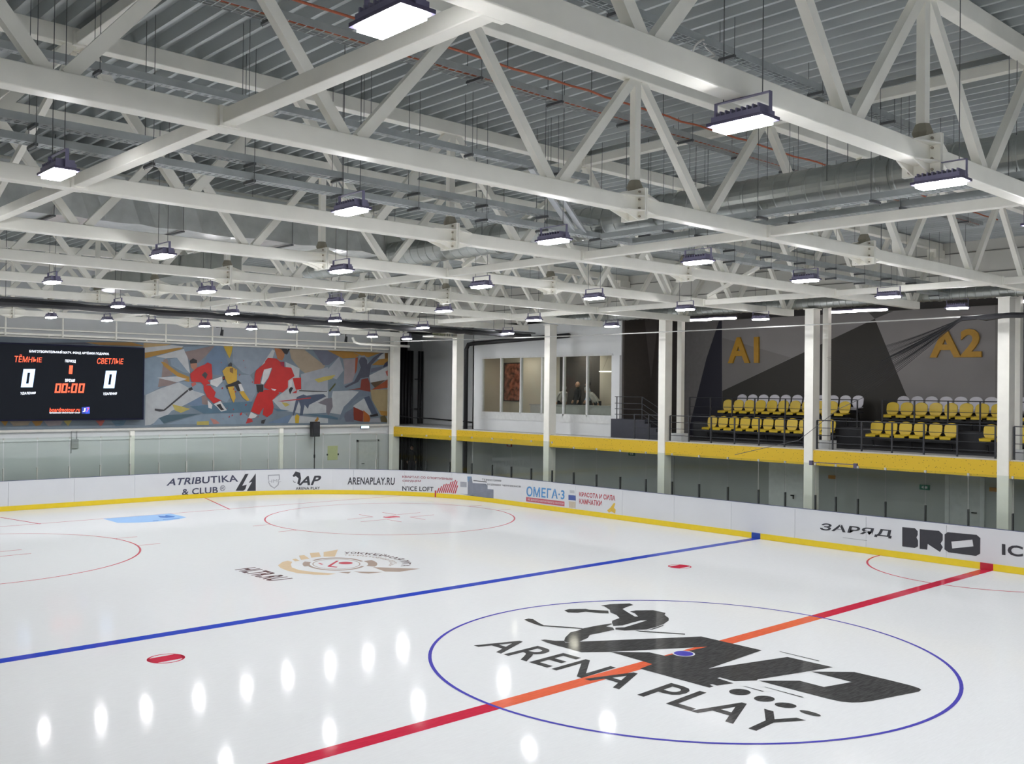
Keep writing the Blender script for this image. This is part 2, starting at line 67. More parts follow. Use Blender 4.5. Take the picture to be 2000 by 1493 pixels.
'MURAL': [('lb', [(2.189, 5.759), (2.746, 5.914), (3.173, 5.845), (2.986, 5.033), (2.85, 4.588), (2.294, 4.307), (2.211, 4.307)]), ('ochre', [(2.178, 6.444), (3.365, 6.452), (3.023, 6.34), (2.181, 6.252)]), ('wh', [(2.181, 6.252), (3.394, 6.411), (3.889, 6.374), (3.774, 6.271), (2.744, 6.052), (2.269, 5.953)]), ('gold', [(2.24, 6.049), (3.656, 6.309), (3.89, 6.318), (3.774, 6.243), (2.243, 5.815)]), ('wh', [(2.717, 5.913), (3.543, 6.164), (4.008, 6.294), (4.201, 5.225), (3.784, 5.61), (3.547, 5.884), (3.116, 5.843)]), ('lb', [(3.317, 5.821), (3.605, 5.886), (4.171, 5.225), (3.906, 5.275), (3.379, 5.543)]), ('taupe', [(3.031, 5.784), (3.173, 5.845), (3.442, 5.153), (2.957, 5.033)]), ('taupe', [(3.951, 6.151), (4.363, 6.251), (5.296, 6.488), (4.967, 6.073), (4.551, 5.688), (4.133, 5.818)]), ('lb', [(3.889, 6.346), (5.082, 6.479), (4.423, 6.253), (3.951, 6.151)]), ('mb', [(5.327, 6.489), (5.697, 6.475), (5.96, 5.611), (5.655, 5.197), (5.285, 5.19), (4.792, 5.638), (4.967, 6.073)]), ('gb', [(6.135, 6.492), (8.281, 6.548), (8.289, 6.035), (7.789, 5.959), (7.304, 5.468), (6.983, 5.224), (6.596, 5.334), (6.146, 5.733)]), ('yel', [(5.697, 6.481), (6.135, 6.492), (6.077, 6.14), (5.986, 5.933)]), ('gold', [(2.919, 5.698), (3.09, 5.675), (3.672, 5.27), (4.173, 5.083), (4.177, 4.857), (3.793, 4.992), (3.324, 5.319), (3.064, 5.507)]), ('wh', [(2.759, 5.029), (3.617, 5.101), (4.057, 4.996), (3.62, 4.848)]), ('taupe', [(2.807, 4.642), (2.872, 5.003), (3.62, 4.848), (3.276, 4.704)]), ('wh2', [(2.294, 4.307), (2.851, 4.56), (3.708, 4.85), (4.872, 4.352), (4.044, 3.923), (3.407, 3.643), (3.153, 3.366), (2.508, 3.07), (2.285, 3.045)]), ('lb', [(3.708, 4.85), (4.206, 4.885), (4.805, 4.78), (4.811, 4.38), (4.39, 4.491)]), ('lb', [(5.293, 4.672), (5.722, 4.851), (6.044, 4.214), (5.89, 4.01), (5.424, 4.125), (5.112, 4.497)]), ('gb', [(6.28, 5.21), (6.983, 5.224), (7.382, 4.636), (7.003, 3.922), (6.515, 4.363)]), ('mb', [(4.044, 3.923), (4.812, 4.323), (5.06, 3.923), (4.4, 3.837)]), ('taupe', [(4.722, 4.265), (4.963, 4.324), (5.03, 3.894), (4.758, 3.923)]), ('teal', [(4.192, 3.838), (5, 3.894), (6.047, 4.01), (7.13, 4.041), (7.008, 3.567), (4.824, 3.522)]), ('teal2', [(2.841, 3.342), (3.209, 3.477), (4.704, 3.523), (3.071, 3.117)]), ('lb', [(2.592, 3.068), (2.869, 3.355), (3.1, 3.089)]), ('lb', [(3.157, 3.088), (4.734, 3.494), (6.687, 3.54), (6.947, 3.331), (6.887, 3.037)]), ('yel2', [(3.432, 3.923), (3.81, 3.838), (4.224, 3.725), (3.815, 3.557), (3.551, 3.671)]), ('yel2', [(4.529, 3.183), (5.071, 3.205), (5.074, 3.033), (4.531, 3.041)]), ('pink', [(5.13, 3.319), (5.376, 3.259), (5.594, 3.083), (5.287, 3.059)]), ('wh', [(7.803, 6.038), (8.058, 6.4), (8.19, 6.346), (8.065, 5.958), (7.487, 5.59)]), ('tan', [(8.918, 6.492), (9.698, 6.552), (10.828, 5.736), (10.551, 5.331), (10.169, 5.141), (9.543, 5.492), (9.026, 6.018)]), ('gb2', [(10.148, 6.509), (10.972, 6.54), (10.984, 5.771), (10.721, 5.764)]), ('wh2', [(8.727, 5.86), (9.473, 5.58), (9.445, 5.189), (9.549, 5.07), (9.556, 4.588), (11.002, 4.541), (11.017, 3.526), (9.71, 3.473), (8.561, 3.659), (8.093, 4.103), (8.879, 4.641)]), ('lg', [(9.545, 5.311), (10.985, 5.679), (11.002, 4.541), (9.591, 4.589)]), ('teal', [(8.098, 3.749), (8.995, 3.627), (8.363, 3.601)]), ('mb', [(7.848, 3.075), (9.098, 3.477), (8.903, 3.061)]), ('wh2', [(8.903, 3.061), (9.133, 3.417), (11.022, 3.249), (11.025, 3.034)]), ('yel2', [(8.555, 4.015), (8.822, 3.985), (8.991, 3.896), (8.758, 3.807)]), ('gold2', [(10.943, 6.462), (12.322, 6.528), (12.736, 6.291), (12.514, 6.158), (11.814, 6.105)]), ('gold2', [(12.322, 6.528), (13.991, 6.558), (13.266, 6.214), (12.924, 6.266)]), ('gb2', [(10.448, 6.429), (10.943, 6.462), (11.594, 6.191), (11.025, 5.772), (10.739, 5.826)]), ('lg', [(10.747, 5.336), (11.594, 6.191), (11.859, 5.545), (11.466, 5.103)]), ('pinkg', [(11.814, 6.074), (12.514, 6.127), (12.488, 5.371), (12.346, 4.992), (11.869, 4.86), (11.894, 5.608)]), ('rust', [(12.514, 6.158), (12.663, 6.194), (12.597, 5.562), (12.489, 5.34)]), ('lg2', [(12.736, 6.26), (13.037, 6.301), (13.229, 6.117), (13.349, 5.739), (13.316, 5.388), (12.783, 5.693)]), ('wh', [(13.317, 5.325), (14.59, 5.803), (14.6, 5.155), (13.399, 4.976)]), ('gold2', [(13.462, 5.837), (13.92, 6.138), (14.584, 6.223), (14.586, 6.062), (14.157, 5.856)]), ('wh', [(13.804, 6.135), (13.994, 6.365), (14.226, 6.47), (14.231, 6.18)]), ('dgold', [(14.226, 6.518), (14.579, 6.531), (14.584, 6.191), (14.231, 6.18)]), ('gb2', [(13.392, 5.453), (13.427, 5.677), (14.119, 5.791), (14.044, 5.66)]), ('navy2', [(14.12, 5.726), (14.234, 5.955), (14.586, 6.062), (14.589, 5.835)]), ('pinkr', [(14.28, 5.537), (14.593, 5.609), (14.597, 5.317), (14.361, 5.345)]), ('brown', [(13.399, 4.976), (14.247, 5.117), (13.862, 4.823), (13.671, 4.724)]), ('rust', [(13.709, 4.757), (14.6, 5.155), (14.606, 4.735), (13.442, 4.626)]), ('ochre2', [(13.404, 4.626), (14.607, 4.67), (14.625, 3.505), (14, 3.412), (13.488, 4.149)]), ('wh2', [(11.258, 4.543), (12.352, 4.584), (12.8, 4.525), (12.394, 4.208), (11.885, 3.801), (11.708, 3.429), (11.059, 3.526)]), ('wh2', [(12.4, 3.832), (13.031, 4.211), (13.224, 3.989), (13.46, 3.448), (13.347, 3.385), (12.438, 3.8)]), ('rust2', [(12.438, 3.8), (13.003, 3.578), (12.973, 3.072), (12.447, 3.173)]), ('orange', [(13.002, 3.641), (13.347, 3.385), (13.466, 3.066), (13.01, 3.072)]), ('gold2', [(13.958, 3.605), (14.624, 3.57), (14.627, 3.343), (14.039, 3.38)]), ('brown2', [(14.001, 3.316), (14.273, 3.378), (14.63, 3.149), (14.632, 3.02), (14.044, 3.059)]), ('lg', [(13.425, 3.226), (13.964, 3.252), (14.045, 3.027), (13.352, 3.036)]), ('gb2', [(11.854, 3.459), (12.402, 3.738), (12.486, 3.078), (12.006, 3.084)]), ('teal', [(9.695, 3.489), (11.06, 3.403), (11.566, 3.275), (11.567, 3.182), (10.707, 3.314)]), ('gold2', [(10.288, 3.135), (10.46, 3.347), (10.532, 3.224), (10.428, 3.103)]), ('yel', [(9.254, 3.357), (9.354, 3.476), (9.491, 3.385), (9.462, 3.055), (9.275, 3.057)]), ('yel2', [(10.259, 5.082), (10.749, 5.213), (11.39, 5.318), (11.213, 5.129), (10.471, 4.933)]), ('olive', [(11.043, 4.572), (11.396, 4.947), (11.415, 4.854), (11.097, 4.511)]), ('slate', [(9.342, 4.256), (9.681, 4.379), (9.854, 4.319), (10.339, 4.383), (10.761, 4.401), (10.904, 4.295), (10.344, 4.048), (9.999, 3.896), (9.932, 3.714), (9.757, 3.896), (9.693, 3.625), (9.662, 3.414), (9.508, 3.415), (9.553, 3.806), (9.447, 4.076), (9.251, 3.537), (9.153, 3.358), (9.134, 3.478), (9.277, 4.046)]), ('grey3', [(10.45, 3.987), (10.906, 4.202), (11.227, 4.235), (11.269, 3.803), (11.06, 3.403), (10.916, 3.527), (10.911, 3.865)]), ('slate2', [(12.703, 6.006), (12.812, 6.199), (13.038, 6.206), (13.192, 6.052), (13.195, 5.862), (13.572, 6.223), (13.992, 6.51), (14.148, 6.483), (13.803, 6.199), (13.424, 5.836), (13.318, 5.261), (12.828, 5.189), (12.681, 4.997), (11.981, 4.706), (11.907, 4.767), (12.456, 5.025), (12.711, 5.439), (12.82, 5.694)]), ('rust3', [(12.866, 5.126), (13.243, 5.196), (13.361, 4.944), (13.406, 4.531), (12.799, 4.62)]), ('rust3', [(12.056, 4.613), (12.835, 4.715), (12.836, 4.636)]), ('bluegrey', [(12.799, 4.589), (13.368, 4.53), (13.332, 4.339), (12.803, 4.305), (12.397, 4.02), (11.997, 3.645), (11.928, 3.365), (11.64, 3.119), (11.673, 3.336), (11.85, 3.708), (12.284, 4.145)]), ('slate', [(13.03, 4.242), (13.332, 4.339), (13.489, 4.053), (13.845, 3.446), (13.498, 3.448), (13.303, 3.735)]), ('dk', [(13.385, 3.385), (13.844, 3.478), (13.885, 3.349), (13.654, 3.319), (13.424, 3.305)]), ('skin', [(8.156, 6.463), (8.585, 6.449), (8.687, 6.305), (8.657, 6.066), (8.56, 5.914), (8.327, 5.966), (8.259, 6.171)]), ('dk', [(8.319, 6.513), (8.784, 6.517), (8.853, 6.37), (8.789, 6.189), (8.654, 6.244), (8.519, 6.417)]), ('dk', [(8.851, 6.474), (8.952, 6.478), (8.822, 6.22), (8.772, 6.218)]), ('redp', [(7.709, 5.859), (7.836, 6.01), (8.261, 5.994), (8.461, 5.852), (8.697, 5.621), (9.032, 5.599), (9.207, 5.214), (8.874, 4.999), (8.878, 4.701), (8.615, 4.46), (8.218, 4.487), (7.695, 4.658), (7.661, 4.745), (7.882, 5.101), (8.071, 5.546), (7.65, 5.448)]), ('redp', [(7.646, 5.74), (7.87, 5.923), (8.071, 5.575), (7.619, 5.389), (7.496, 5.035), (7.467, 4.831), (7.179, 4.827), (7.204, 5.263), (7.265, 5.439)]), ('redp', [(9.107, 5.122), (9.548, 5.16), (9.551, 4.95), (9.556, 4.618), (9.284, 4.586), (9.214, 4.765)]), ('redp2', [(9.084, 4.434), (9.352, 4.586), (9.32, 4.436)]), ('redp', [(7.345, 4.392), (7.696, 4.57), (8.217, 4.575), (8.45, 4.429), (8.093, 4.103), (7.644, 3.751), (7.423, 3.46), (7.039, 3.607), (7.222, 4.1)]), ('redp', [(7.675, 3.838), (8.093, 4.103), (8.163, 3.808), (8.102, 3.514), (7.844, 3.339), (7.616, 3.458)]), ('redp2', [(6.886, 3.29), (7.075, 3.317), (7.141, 3.142), (6.795, 3.06)]), ('white2', [(7.039, 3.578), (7.36, 3.431), (7.234, 3.316), (7.044, 3.289), (6.917, 3.319)]), ('white2', [(7.65, 5.477), (8.038, 5.575), (7.882, 5.13), (7.628, 4.804), (7.514, 4.86)]), ('dk', [(7.275, 4.799), (7.628, 4.804), (7.633, 4.482), (7.344, 4.45)]), ('dk', [(8.913, 4.582), (9.012, 4.717), (9.148, 4.674), (9.049, 4.494), (8.984, 4.374)]), ('white2', [(8.941, 5), (9.108, 5.063), (9.079, 4.763), (8.946, 4.642)]), ('dk2', [(7.555, 3.196), (7.78, 3.252), (7.687, 3.048), (7.541, 3.065)]), ('white2', [(8.02, 4.632), (8.282, 4.605), (8.218, 4.531), (8.086, 4.559)]), ('mag', [(8.461, 5.852), (8.66, 5.858), (8.681, 5.62), (8.497, 5.675)]), ('dk2', [(9.454, 4.572), (10.952, 4.54), (10.953, 4.51), (10.178, 4.503), (9.455, 4.527)]), ('redp2', [(8.356, 4.059), (10.078, 4.244), (10.079, 4.199), (8.621, 4.045)]), ('redp', [(6.507, 3.509), (6.615, 3.581), (6.601, 3.466), (6.524, 3.423)]), ('dk', [(4.163, 5.762), (4.31, 5.88), (4.489, 5.8), (4.491, 5.687), (4.194, 5.65)]), ('skin2', [(4.194, 5.65), (4.491, 5.687), (4.494, 5.516), (4.377, 5.371), (4.227, 5.481)]), ('redp', [(4.201, 5.225), (4.494, 5.487), (4.852, 5.639), (4.972, 5.729), (5.156, 5.648), (5.193, 5.188), (5.196, 5.016), (4.984, 4.955), (5.108, 4.813), (4.806, 4.723), (4.683, 4.864), (4.265, 4.886), (4.203, 5.055)]), ('redp', [(4.805, 4.752), (5.109, 4.727), (5.358, 4.442), (5.299, 4.239), (5.609, 4.096), (5.273, 3.951), (4.964, 4.238), (4.808, 4.552)]), ('white2', [(4.997, 4.095), (5.213, 3.894), (5.185, 3.721), (5.032, 3.779)]), ('white2', [(5.274, 3.923), (5.579, 4.067), (5.896, 3.661), (5.617, 3.604), (5.429, 3.807)]), ('dk', [(5.397, 3.894), (5.581, 3.951), (5.676, 3.778), (5.771, 3.69), (5.616, 3.662)]), ('dk2', [(4.709, 5.179), (4.857, 5.325), (4.98, 5.213), (4.892, 5.01)]), ('dk', [(4.093, 4.573), (4.269, 4.66), (4.33, 4.547), (4.182, 4.489)]), ('pinkr', [(4.237, 4.801), (4.414, 4.889), (4.475, 4.776), (4.298, 4.66)]), ('dk2', [(4.078, 4.544), (4.123, 4.488), (3.148, 3.686), (3.092, 3.645), (2.893, 3.618), (2.681, 3.661), (2.68, 3.743), (3.063, 3.701)]), ('white2', [(5.105, 4.957), (5.656, 5.14), (5.659, 4.908), (5.416, 4.673), (5.108, 4.784)]), ('dk2', [(5.928, 5.669), (6.051, 5.774), (6.116, 5.674), (6.086, 5.556), (5.913, 5.581)]), ('yelp', [(5.652, 5.371), (5.836, 5.55), (6.054, 5.585), (6.34, 5.446), (6.347, 4.977), (6.129, 4.798), (5.909, 4.824), (5.749, 5.141)]), ('dk', [(5.656, 5.14), (5.78, 5.142), (5.782, 4.997), (5.674, 4.966)]), ('dk', [(5.817, 4.736), (6.41, 4.978), (6.572, 4.834), (6.413, 4.802), (6.513, 4.51), (6.386, 4.508), (6.256, 4.741), (5.881, 4.591)]), ('yelp', [(5.911, 4.679), (6.193, 4.711), (6.295, 4.215), (6.204, 3.981), (6.075, 4.214)]), ('yelp', [(6.45, 4.48), (6.672, 4.511), (6.968, 4.1), (6.839, 4.07), (6.645, 4.217)]), ('white2', [(6.413, 4.802), (6.54, 4.833), (6.704, 4.511), (6.513, 4.51)]), ('bronze', [(5.993, 5.496), (6.149, 5.529), (6.153, 5.266), (5.995, 5.35)]), ('redp2', [(6.757, 3.907), (6.818, 3.947), (6.825, 3.885), (6.771, 3.851)]), ('redp2', [(7.378, 3.912), (7.446, 3.956), (7.453, 3.887), (7.392, 3.85)]), ('redp2', [(5.624, 4.636), (5.689, 4.679), (5.697, 4.612), (5.638, 4.574)]), ('redp2', [(6.814, 3.48), (6.845, 3.5), (6.848, 3.469), (6.821, 3.452)]), ('redp2', [(6.443, 5.23), (6.492, 5.263), (6.498, 5.212), (6.454, 5.184)]), ('redp2', [(6.634, 5.859), (6.669, 5.883), (6.673, 5.847), (6.641, 5.827)]), ('redp2', [(6.111, 3.444), (6.169, 3.482), (6.176, 3.422), (6.123, 3.39)]), ('redp2', [(5.881, 3.761), (5.911, 3.782), (5.915, 3.75), (5.887, 3.732)]), ('redp2', [(6.722, 5.557), (6.748, 5.574), (6.75, 5.548), (6.728, 5.533)]), ('redp2', [(7.217, 5.346), (7.253, 5.369), (7.257, 5.333), (7.225, 5.313)]), ('redp2', [(7.462, 3.553), (7.501, 3.578), (7.505, 3.538), (7.47, 3.517)]), ('redp2', [(7.407, 4.456), (7.464, 4.493), (7.47, 4.436), (7.419, 4.404)]), ('redp2', [(5.971, 3.38), (6.026, 3.416), (6.032, 3.359), (5.983, 3.329)]), ('redp2', [(7.431, 3.495), (7.471, 3.521), (7.475, 3.481), (7.44, 3.459)]), ('redp2', [(6.235, 5.44), (6.266, 5.461), (6.27, 5.429), (6.242, 5.411)]), ('redp2', [(5.685, 5.07), (5.735, 5.104), (5.741, 5.052), (5.696, 5.022)]), ('redp2', [(5.585, 4.076), (5.624, 4.102), (5.629, 4.061), (5.593, 4.039)]), ('redp2', [(6.164, 3.704), (6.21, 3.734), (6.216, 3.686), (6.174, 3.661)]), ('redp2', [(6.162, 4.6), (6.217, 4.637), (6.224, 4.58), (6.174, 4.548)]), ('redp2', [(5.696, 3.293), (5.722, 3.309), (5.725, 3.283), (5.702, 3.268)]), ('redp2', [(7.007, 3.63), (7.033, 3.647), (7.036, 3.62), (7.012, 3.605)]), ('redp2', [(7.061, 4.92), (7.112, 4.954), (7.118, 4.901), (7.072, 4.872)]), ('redp2', [(5.57, 5.739), (5.603, 5.761), (5.606, 5.727), (5.577, 5.708)]), ('redp2', [(7.381, 5.384), (7.441, 5.424), (7.448, 5.364), (7.394, 5.329)]), ('redp2', [(7.361, 3.365), (7.402, 3.392), (7.407, 3.35), (7.37, 3.327)]), ('redp2', [(6.237, 4.485), (6.296, 4.524), (6.303, 4.464), (6.25, 4.43)]), ('gold', [(-3.203, 3.311), (-2.91, 3.322), (-3.014, 3.135), (-3.04, 3.107)]), ('tan', [(-2.91, 3.307), (-2.124, 3.313), (-2.231, 3.124), (-2.746, 3.103)]), ('gold2', [(-2.124, 3.298), (-1.68, 3.308), (-1.789, 3.118), (-1.955, 3.091)]), ('pinkg', [(-1.68, 3.293), (-0.944, 3.3), (-1.055, 3.107), (-1.508, 3.084)]), ('yel2', [(-0.944, 3.285), (-0.626, 3.296), (-0.739, 3.102), (-0.768, 3.073)]), ('pinkr', [(0.287, 3.271), (0.649, 3.282), (0.531, 3.084), (0.471, 3.054)]), ('teal', [(0.892, 3.264), (1.51, 3.273), (1.388, 3.071), (1.08, 3.045)]), ('gold2', [(-0.176, 6.374), (1.65, 6.451), (2.255, 6.318), (0.422, 6.292)]), ('slate2', [(-2.442, 6.249), (-0.176, 6.374), (0.122, 6.295), (-1.892, 6.257)])],
'SCREEN': [(-5.478, 3.292), (2.136, 3.323), (2.092, 6.261), (-5.522, 6.156)],
'STXT': [('БЛАГОТВОРИТЕЛЬНЫЙ МАТЧ. ФОНД АРТЁМКИ ПОДАРКИ.', [(-2.316, 5.875), (0.662, 5.878), (0.672, 6.001), (-2.312, 6.006)], 'sw'), ('ТЁМНЫЕ', [(-2.846, 5.508), (-1.877, 5.53), (-1.847, 5.759), (-2.819, 5.814)], 'sr'), ('СВЕТЛЫЕ', [(0.188, 5.528), (1.216, 5.541), (1.244, 5.768), (0.214, 5.757)], 'sr'), ('ПЕРИОД', [(-1.012, 5.54), (-0.619, 5.536), (-0.612, 5.656), (-1.008, 5.662)], 'sw'), ('1', [(-0.872, 5.112), (-0.742, 5.108), (-0.718, 5.438), (-0.848, 5.44)], 'sr'), ('ВРЕМЯ', [(-1.001, 4.797), (-0.645, 4.796), (-0.635, 4.907), (-0.997, 4.91)], 'sw'), ('УДАЛЕНИЯ', [(-2.608, 4.281), (-2.079, 4.299), (-2.066, 4.401), (-2.602, 4.388)], 'sw'), ('УДАЛЕНИЯ', [(0.451, 4.279), (0.984, 4.294), (0.994, 4.405), (0.459, 4.395)], 'sw'), ('boardmotour.ru', [(-1.562, 3.64), (-0.431, 3.643), (-0.416, 3.793), (-1.545, 3.796)], 'sr'), ('программное обеспечение хоккея', [(-1.561, 3.567), (-0.43, 3.565), (-0.425, 3.625), (-1.556, 3.632)], 'sw'), ('J', [(-0.329, 3.634), (-0.226, 3.633), (-0.214, 3.784), (-0.316, 3.784)], 'sw'), ('7', [(-0.191, 3.633), (-0.095, 3.642), (-0.067, 3.793), (-0.17, 3.793)], 'sr')],
'SPOLY': [('sb', [(-2.51, 5.257), (-2.093, 5.267), (-2.273, 5.125), (-2.365, 5.123)]), ('sb', [(-2.093, 5.267), (-2.179, 4.575), (-2.324, 4.711), (-2.273, 5.125)]), ('sb', [(-2.179, 4.575), (-2.594, 4.57), (-2.416, 4.71), (-2.324, 4.711)]), ('sb', [(-2.594, 4.57), (-2.51, 5.257), (-2.365, 5.123), (-2.416, 4.71)]), ('sb', [(0.548, 5.263), (0.975, 5.273), (0.79, 5.129), (0.696, 5.127)]), ('sb', [(0.975, 5.273), (0.888, 4.57), (0.738, 4.708), (0.79, 5.129)]), ('sb', [(0.888, 4.57), (0.462, 4.566), (0.645, 4.707), (0.738, 4.708)]), ('sb', [(0.462, 4.566), (0.548, 5.263), (0.696, 5.127), (0.645, 4.707)]), ('sr', [(-1.34, 4.732), (-1.128, 4.735), (-1.2, 4.672), (-1.284, 4.671)]), ('sr', [(-1.128, 4.735), (-1.174, 4.37), (-1.23, 4.432), (-1.2, 4.672)]), ('sr', [(-1.174, 4.37), (-1.385, 4.369), (-1.314, 4.431), (-1.23, 4.432)]), ('sr', [(-1.385, 4.369), (-1.34, 4.732), (-1.284, 4.671), (-1.314, 4.431)]), ('sr', [(-1.1, 4.736), (-0.886, 4.739), (-0.958, 4.676), (-1.044, 4.674)]), ('sr', [(-0.886, 4.739), (-0.932, 4.372), (-0.988, 4.434), (-0.958, 4.676)]), ('sr', [(-0.932, 4.372), (-1.145, 4.37), (-1.074, 4.433), (-0.988, 4.434)]), ('sr', [(-1.145, 4.37), (-1.1, 4.736), (-1.044, 4.674), (-1.074, 4.433)]), ('sr', [(-0.742, 4.741), (-0.526, 4.744), (-0.599, 4.68), (-0.686, 4.679)]), ('sr', [(-0.526, 4.744), (-0.572, 4.375), (-0.63, 4.437), (-0.599, 4.68)]), ('sr', [(-0.572, 4.375), (-0.789, 4.373), (-0.716, 4.436), (-0.63, 4.437)]), ('sr', [(-0.789, 4.373), (-0.742, 4.741), (-0.686, 4.679), (-0.716, 4.436)]), ('sr', [(-0.468, 4.745), (-0.249, 4.748), (-0.323, 4.684), (-0.41, 4.683)]), ('sr', [(-0.249, 4.748), (-0.296, 4.377), (-0.354, 4.439), (-0.323, 4.684)]), ('sr', [(-0.296, 4.377), (-0.515, 4.375), (-0.441, 4.439), (-0.354, 4.439)]), ('sr', [(-0.515, 4.375), (-0.468, 4.745), (-0.41, 4.683), (-0.441, 4.439)]), ('sr', [(-0.87, 4.605), (-0.807, 4.606), (-0.814, 4.54), (-0.877, 4.539)]), ('sr', [(-0.887, 4.456), (-0.824, 4.456), (-0.832, 4.391), (-0.895, 4.39)]), ('snavy', [(-0.361, 3.814), (-0.2, 3.82), (-0.211, 3.558), (-0.357, 3.559)]), ('sblue', [(-0.2, 3.82), (-0.059, 3.829), (-0.055, 3.563), (-0.211, 3.558)])],
'WALLP': [('w_navy', [(13.472, 9.926), (13.385, 1.856), (15.549, 1.729), (14.258, 6.111), (13.642, 9.086), (13.651, 9.941)]), ('w_light', [(13.498, 9.928), (2.558, 8.98), (2.52, 2.493), (13.411, 1.855)]), ('w_mid', [(13.466, 6.947), (10.216, 6.059), (13.442, 4.737)]), ('w_black', [(13.442, 4.737), (6.786, 7.418), (5.686, 4.862), (5.025, 3.426), (4.744, 2.363), (13.411, 1.855)]), ('w_dark', [(6.786, 7.418), (7.028, 8.05), (7.378, 9.018), (7.381, 9.398), (3.296, 9.044), (4.159, 8.445), (6.087, 7.699)])],
'A1_Q': [(13.125, 5.879), (11.654, 5.879), (11.665, 6.928), (13.136, 6.936)],
'A2_Q': [(4.715, 5.959), (2.955, 5.944), (2.961, 6.91), (4.721, 6.926)],
'PERSON': (17.12, 30.9)}

# ------------------------------------------------------------------ colours and materials
def lin(c):
    c /= 255.0
    return c / 12.92 if c <= 0.04045 else ((c + 0.055) / 1.055) ** 2.4

def rgb(r, g, b):
    return (lin(r), lin(g), lin(b), 1.0)

MATS = {}
def mat(name, col, rough=0.5, metal=0.0, var=0.06, scale=6.0, spec=0.5, emit=None, bump=0.0, stretch=None):
    if name in MATS:
        return MATS[name]
    m = bpy.data.materials.new(name)
    m.use_nodes = True
    nt = m.node_tree
    b = nt.nodes['Principled BSDF']
    b.inputs['Roughness'].default_value = rough
    b.inputs['Metallic'].default_value = metal
    b.inputs['Specular IOR Level'].default_value = spec
    tc = nt.nodes.new('ShaderNodeTexCoord')
    nz = nt.nodes.new('ShaderNodeTexNoise')
    nz.inputs['Scale'].default_value = scale
    nz.inputs['Detail'].default_value = 4
    if stretch:
        mp = nt.nodes.new('ShaderNodeMapping')
        mp.inputs['Scale'].default_value = stretch
        nt.links.new(tc.outputs['Object'], mp.inputs['Vector'])
        nt.links.new(mp.outputs['Vector'], nz.inputs['Vector'])
    else:
        nt.links.new(tc.outputs['Object'], nz.inputs['Vector'])
    rp = nt.nodes.new('ShaderNodeValToRGB')
    rp.color_ramp.elements[0].position = 0.3
    rp.color_ramp.elements[1].position = 0.7
    rp.color_ramp.elements[0].color = tuple(max(0, c * (1 - var)) for c in col[:3]) + (1,)
    rp.color_ramp.elements[1].color = tuple(min(1, c * (1 + var)) for c in col[:3]) + (1,)
    nt.links.new(nz.outputs['Fac'], rp.inputs['Fac'])
    nt.links.new(rp.outputs['Color'], b.inputs['Base Color'])
    if bump:
        bp = nt.nodes.new('ShaderNodeBump')
        bp.inputs['Strength'].default_value = bump
        bp.inputs['Distance'].default_value = 0.02
        nt.links.new(nz.outputs['Fac'], bp.inputs['Height'])
        nt.links.new(bp.outputs['Normal'], b.inputs['Normal'])
    if emit:
        b.inputs['Emission Color'].default_value = emit[0]
        b.inputs['Emission Strength'].default_value = emit[1]
    MATS[name] = m
    return m

def ice_mat(name, col, var=0.02):
    """painted ice under a thin clear frozen layer"""
    if name in MATS:
        return MATS[name]
    m = bpy.data.materials.new(name)
    m.use_nodes = True
    nt = m.node_tree
    b = nt.nodes['Principled BSDF']
    b.inputs['IOR'].default_value = 1.07
    geo = nt.nodes.new('ShaderNodeNewGeometry')
    mp = nt.nodes.new('ShaderNodeMapping')
    mp.inputs['Scale'].default_value = (0.9, 7.0, 1.0)
    mp.inputs['Rotation'].default_value = (0, 0, 0.5)
    nt.links.new(geo.outputs['Position'], mp.inputs['Vector'])
    nz = nt.nodes.new('ShaderNodeTexNoise')
    nz.inputs['Scale'].default_value = 5.0
    nz.inputs['Detail'].default_value = 6
    nt.links.new(mp.outputs['Vector'], nz.inputs['Vector'])
    n2 = nt.nodes.new('ShaderNodeTexNoise')
    n2.inputs['Scale'].default_value = 0.22
    n2.inputs['Detail'].default_value = 3
    nt.links.new(geo.outputs['Position'], n2.inputs['Vector'])
    rp = nt.nodes.new('ShaderNodeValToRGB')
    rp.color_ramp.elements[0].position = 0.35
    rp.color_ramp.elements[1].position = 0.68
    rp.color_ramp.elements[0].color = tuple(c * (1 - var) for c in col[:3]) + (1,)
    rp.color_ramp.elements[1].color = tuple(min(1, c * (1 + var)) for c in col[:3]) + (1,)
    nt.links.new(nz.outputs['Fac'], rp.inputs['Fac'])
    nt.links.new(rp.outputs['Color'], b.inputs['Base Color'])
    mr = nt.nodes.new('ShaderNodeMapRange')
    mr.inputs['From Min'].default_value = 0.3
    mr.inputs['From Max'].default_value = 0.7
    mr.inputs['To Min'].default_value = 0.06
    mr.inputs['To Max'].default_value = 0.10
    nt.links.new(n2.outputs['Fac'], mr.inputs['Value'])
    nt.links.new(mr.outputs['Result'], b.inputs['Roughness'])
    bp = nt.nodes.new('ShaderNodeBump')
    bp.inputs['Strength'].default_value = 0.02
    bp.inputs['Distance'].default_value = 0.01
    nt.links.new(nz.outputs['Fac'], bp.inputs['Height'])
    nt.links.new(bp.outputs['Normal'], b.inputs['Normal'])
    MATS[name] = m
    return m

